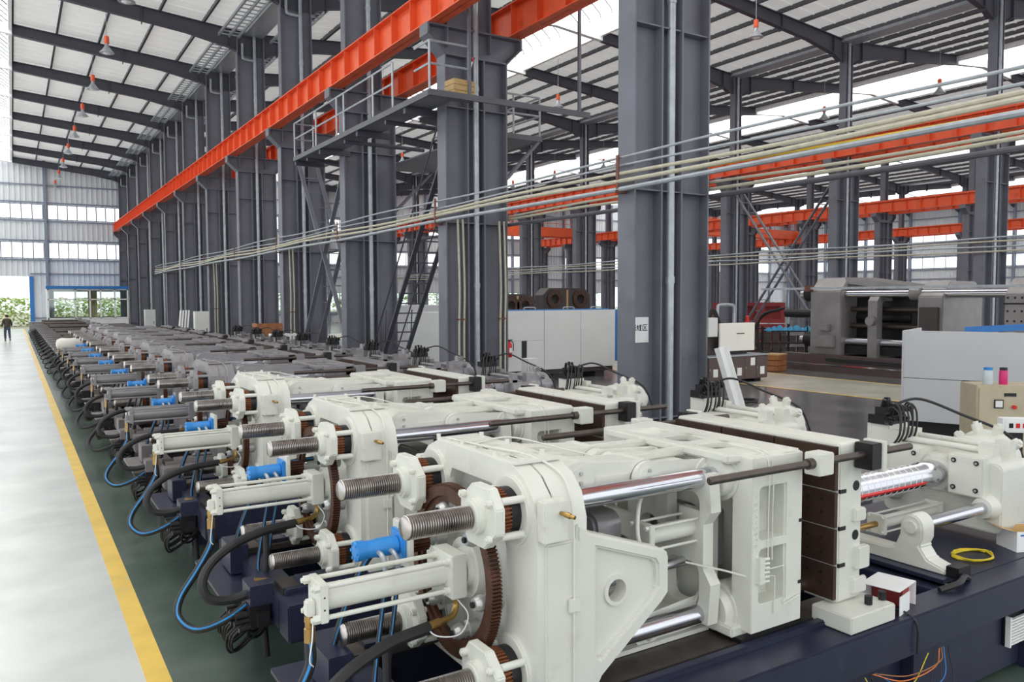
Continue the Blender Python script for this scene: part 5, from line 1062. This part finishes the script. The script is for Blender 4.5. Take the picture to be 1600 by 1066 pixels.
# small litter on the green floor
t = tag(MB().tube(spline([(1.0, 5.3, 0.006), (1.15, 5.45, 0.006), (1.3, 5.4, 0.006), (1.45, 5.5, 0.006)], 6), 0.006, 5).build('wire_offcut', 'lime'), 'short offcut of coloured wire on the green floor by the yellow line', 'wire')
# ------------------------------------------------------------------ person walking away in the aisle
def skinned(name, verts, edges, radii, m, parent):
    me = bpy.data.meshes.new(name); me.from_pydata(verts, edges, []); o = place(name, me, m, parent)
    md = o.modifiers.new('skin', 'SKIN'); md.use_smooth_shade = True
    for i, r in enumerate(radii): me.skin_vertices[0].data[i].radius = (r, r) if not isinstance(r, tuple) else r
    me.skin_vertices[0].data[0].use_root = True; s = o.modifiers.new('sub', 'SUBSURF'); s.levels = 1; s.render_levels = 2
    return o
pr = empty('person', (-0.36, 62.8, 0), radians(8), 'person in dark jacket and blue trousers walking in the aisle', 'person')
hip, ch, nk = (0, 0, 0.92), (0, 0.02, 1.25), (0, 0.03, 1.45)
skinned('body', [hip, ch, nk, (0, 0.05, 1.53), (0, 0.06, 1.62), (0, 0.05, 1.71), (-0.1, 0, 0.86), (-0.11, 0.14, 0.48), (-0.11, 0.10, 0.09), (-0.11, 0.24, 0.04), (0.1, 0, 0.86), (0.11, -0.04, 0.48), (0.11, -0.24, 0.12), (0.11, -0.14, 0.04), (-0.19, 0.02, 1.40), (-0.25, -0.06, 1.14), (-0.27, 0.02, 0.90), (0.19, 0.02, 1.40), (0.25, 0.06, 1.14), (0.26, 0.18, 0.92)],
        [(0, 1), (1, 2), (2, 3), (3, 4), (4, 5), (0, 6), (6, 7), (7, 8), (8, 9), (0, 10), (10, 11), (11, 12), (12, 13), (2, 14), (14, 15), (15, 16), (2, 17), (17, 18), (18, 19)],
        [(0.14, 0.1), (0.15, 0.1), 0.06, 0.055, 0.085, 0.07, 0.075, 0.055, 0.04, 0.035, 0.075, 0.055, 0.04, 0.035, 0.055, 0.042, 0.03, 0.055, 0.042, 0.03], 'skin', pr)
skinned('jacket', [(0, 0, 0.84), (0, 0, 1.02), (0, 0.02, 1.28), (0, 0.03, 1.44), (-0.2, 0.02, 1.40), (-0.26, -0.06, 1.14), (-0.28, 0.01, 0.96), (0.2, 0.02, 1.40), (0.26, 0.06, 1.14), (0.27, 0.16, 0.98)], [(0, 1), (1, 2), (2, 3), (3, 4), (4, 5), (5, 6), (3, 7), (7, 8), (8, 9)], [(0.2, 0.14), (0.19, 0.13), (0.2, 0.14), 0.09, 0.085, 0.07, 0.06, 0.085, 0.07, 0.06], 'jacket', pr)
skinned('trousers', [(0, 0, 0.92), (-0.1, 0, 0.84), (-0.11, 0.14, 0.48), (-0.11, 0.10, 0.10), (0.1, 0, 0.84), (0.11, -0.04, 0.48), (0.11, -0.23, 0.14)], [(0, 1), (1, 2), (2, 3), (0, 4), (4, 5), (5, 6)], [(0.16, 0.12), 0.1, 0.08, 0.065, 0.1, 0.08, 0.065], 'trousers', pr)
MB().lathe((0, 0.045, 1.60), (0, 0, 1), [(0, 0.085), (0.06, 0.1), (0.12, 0.085), (0.15, 0.04)], 12).build('hair', 'hair', pr)
for sx in (-1, 1): MB().box(sx*0.11-0.045, sx*0.11+0.045, (0.02 if sx < 0 else -0.34), (0.30 if sx < 0 else -0.08), 0.0 if sx < 0 else 0.03, 0.09 if sx < 0 else 0.12).build('shoe', 'black_plastic', pr, bevel=0.02)
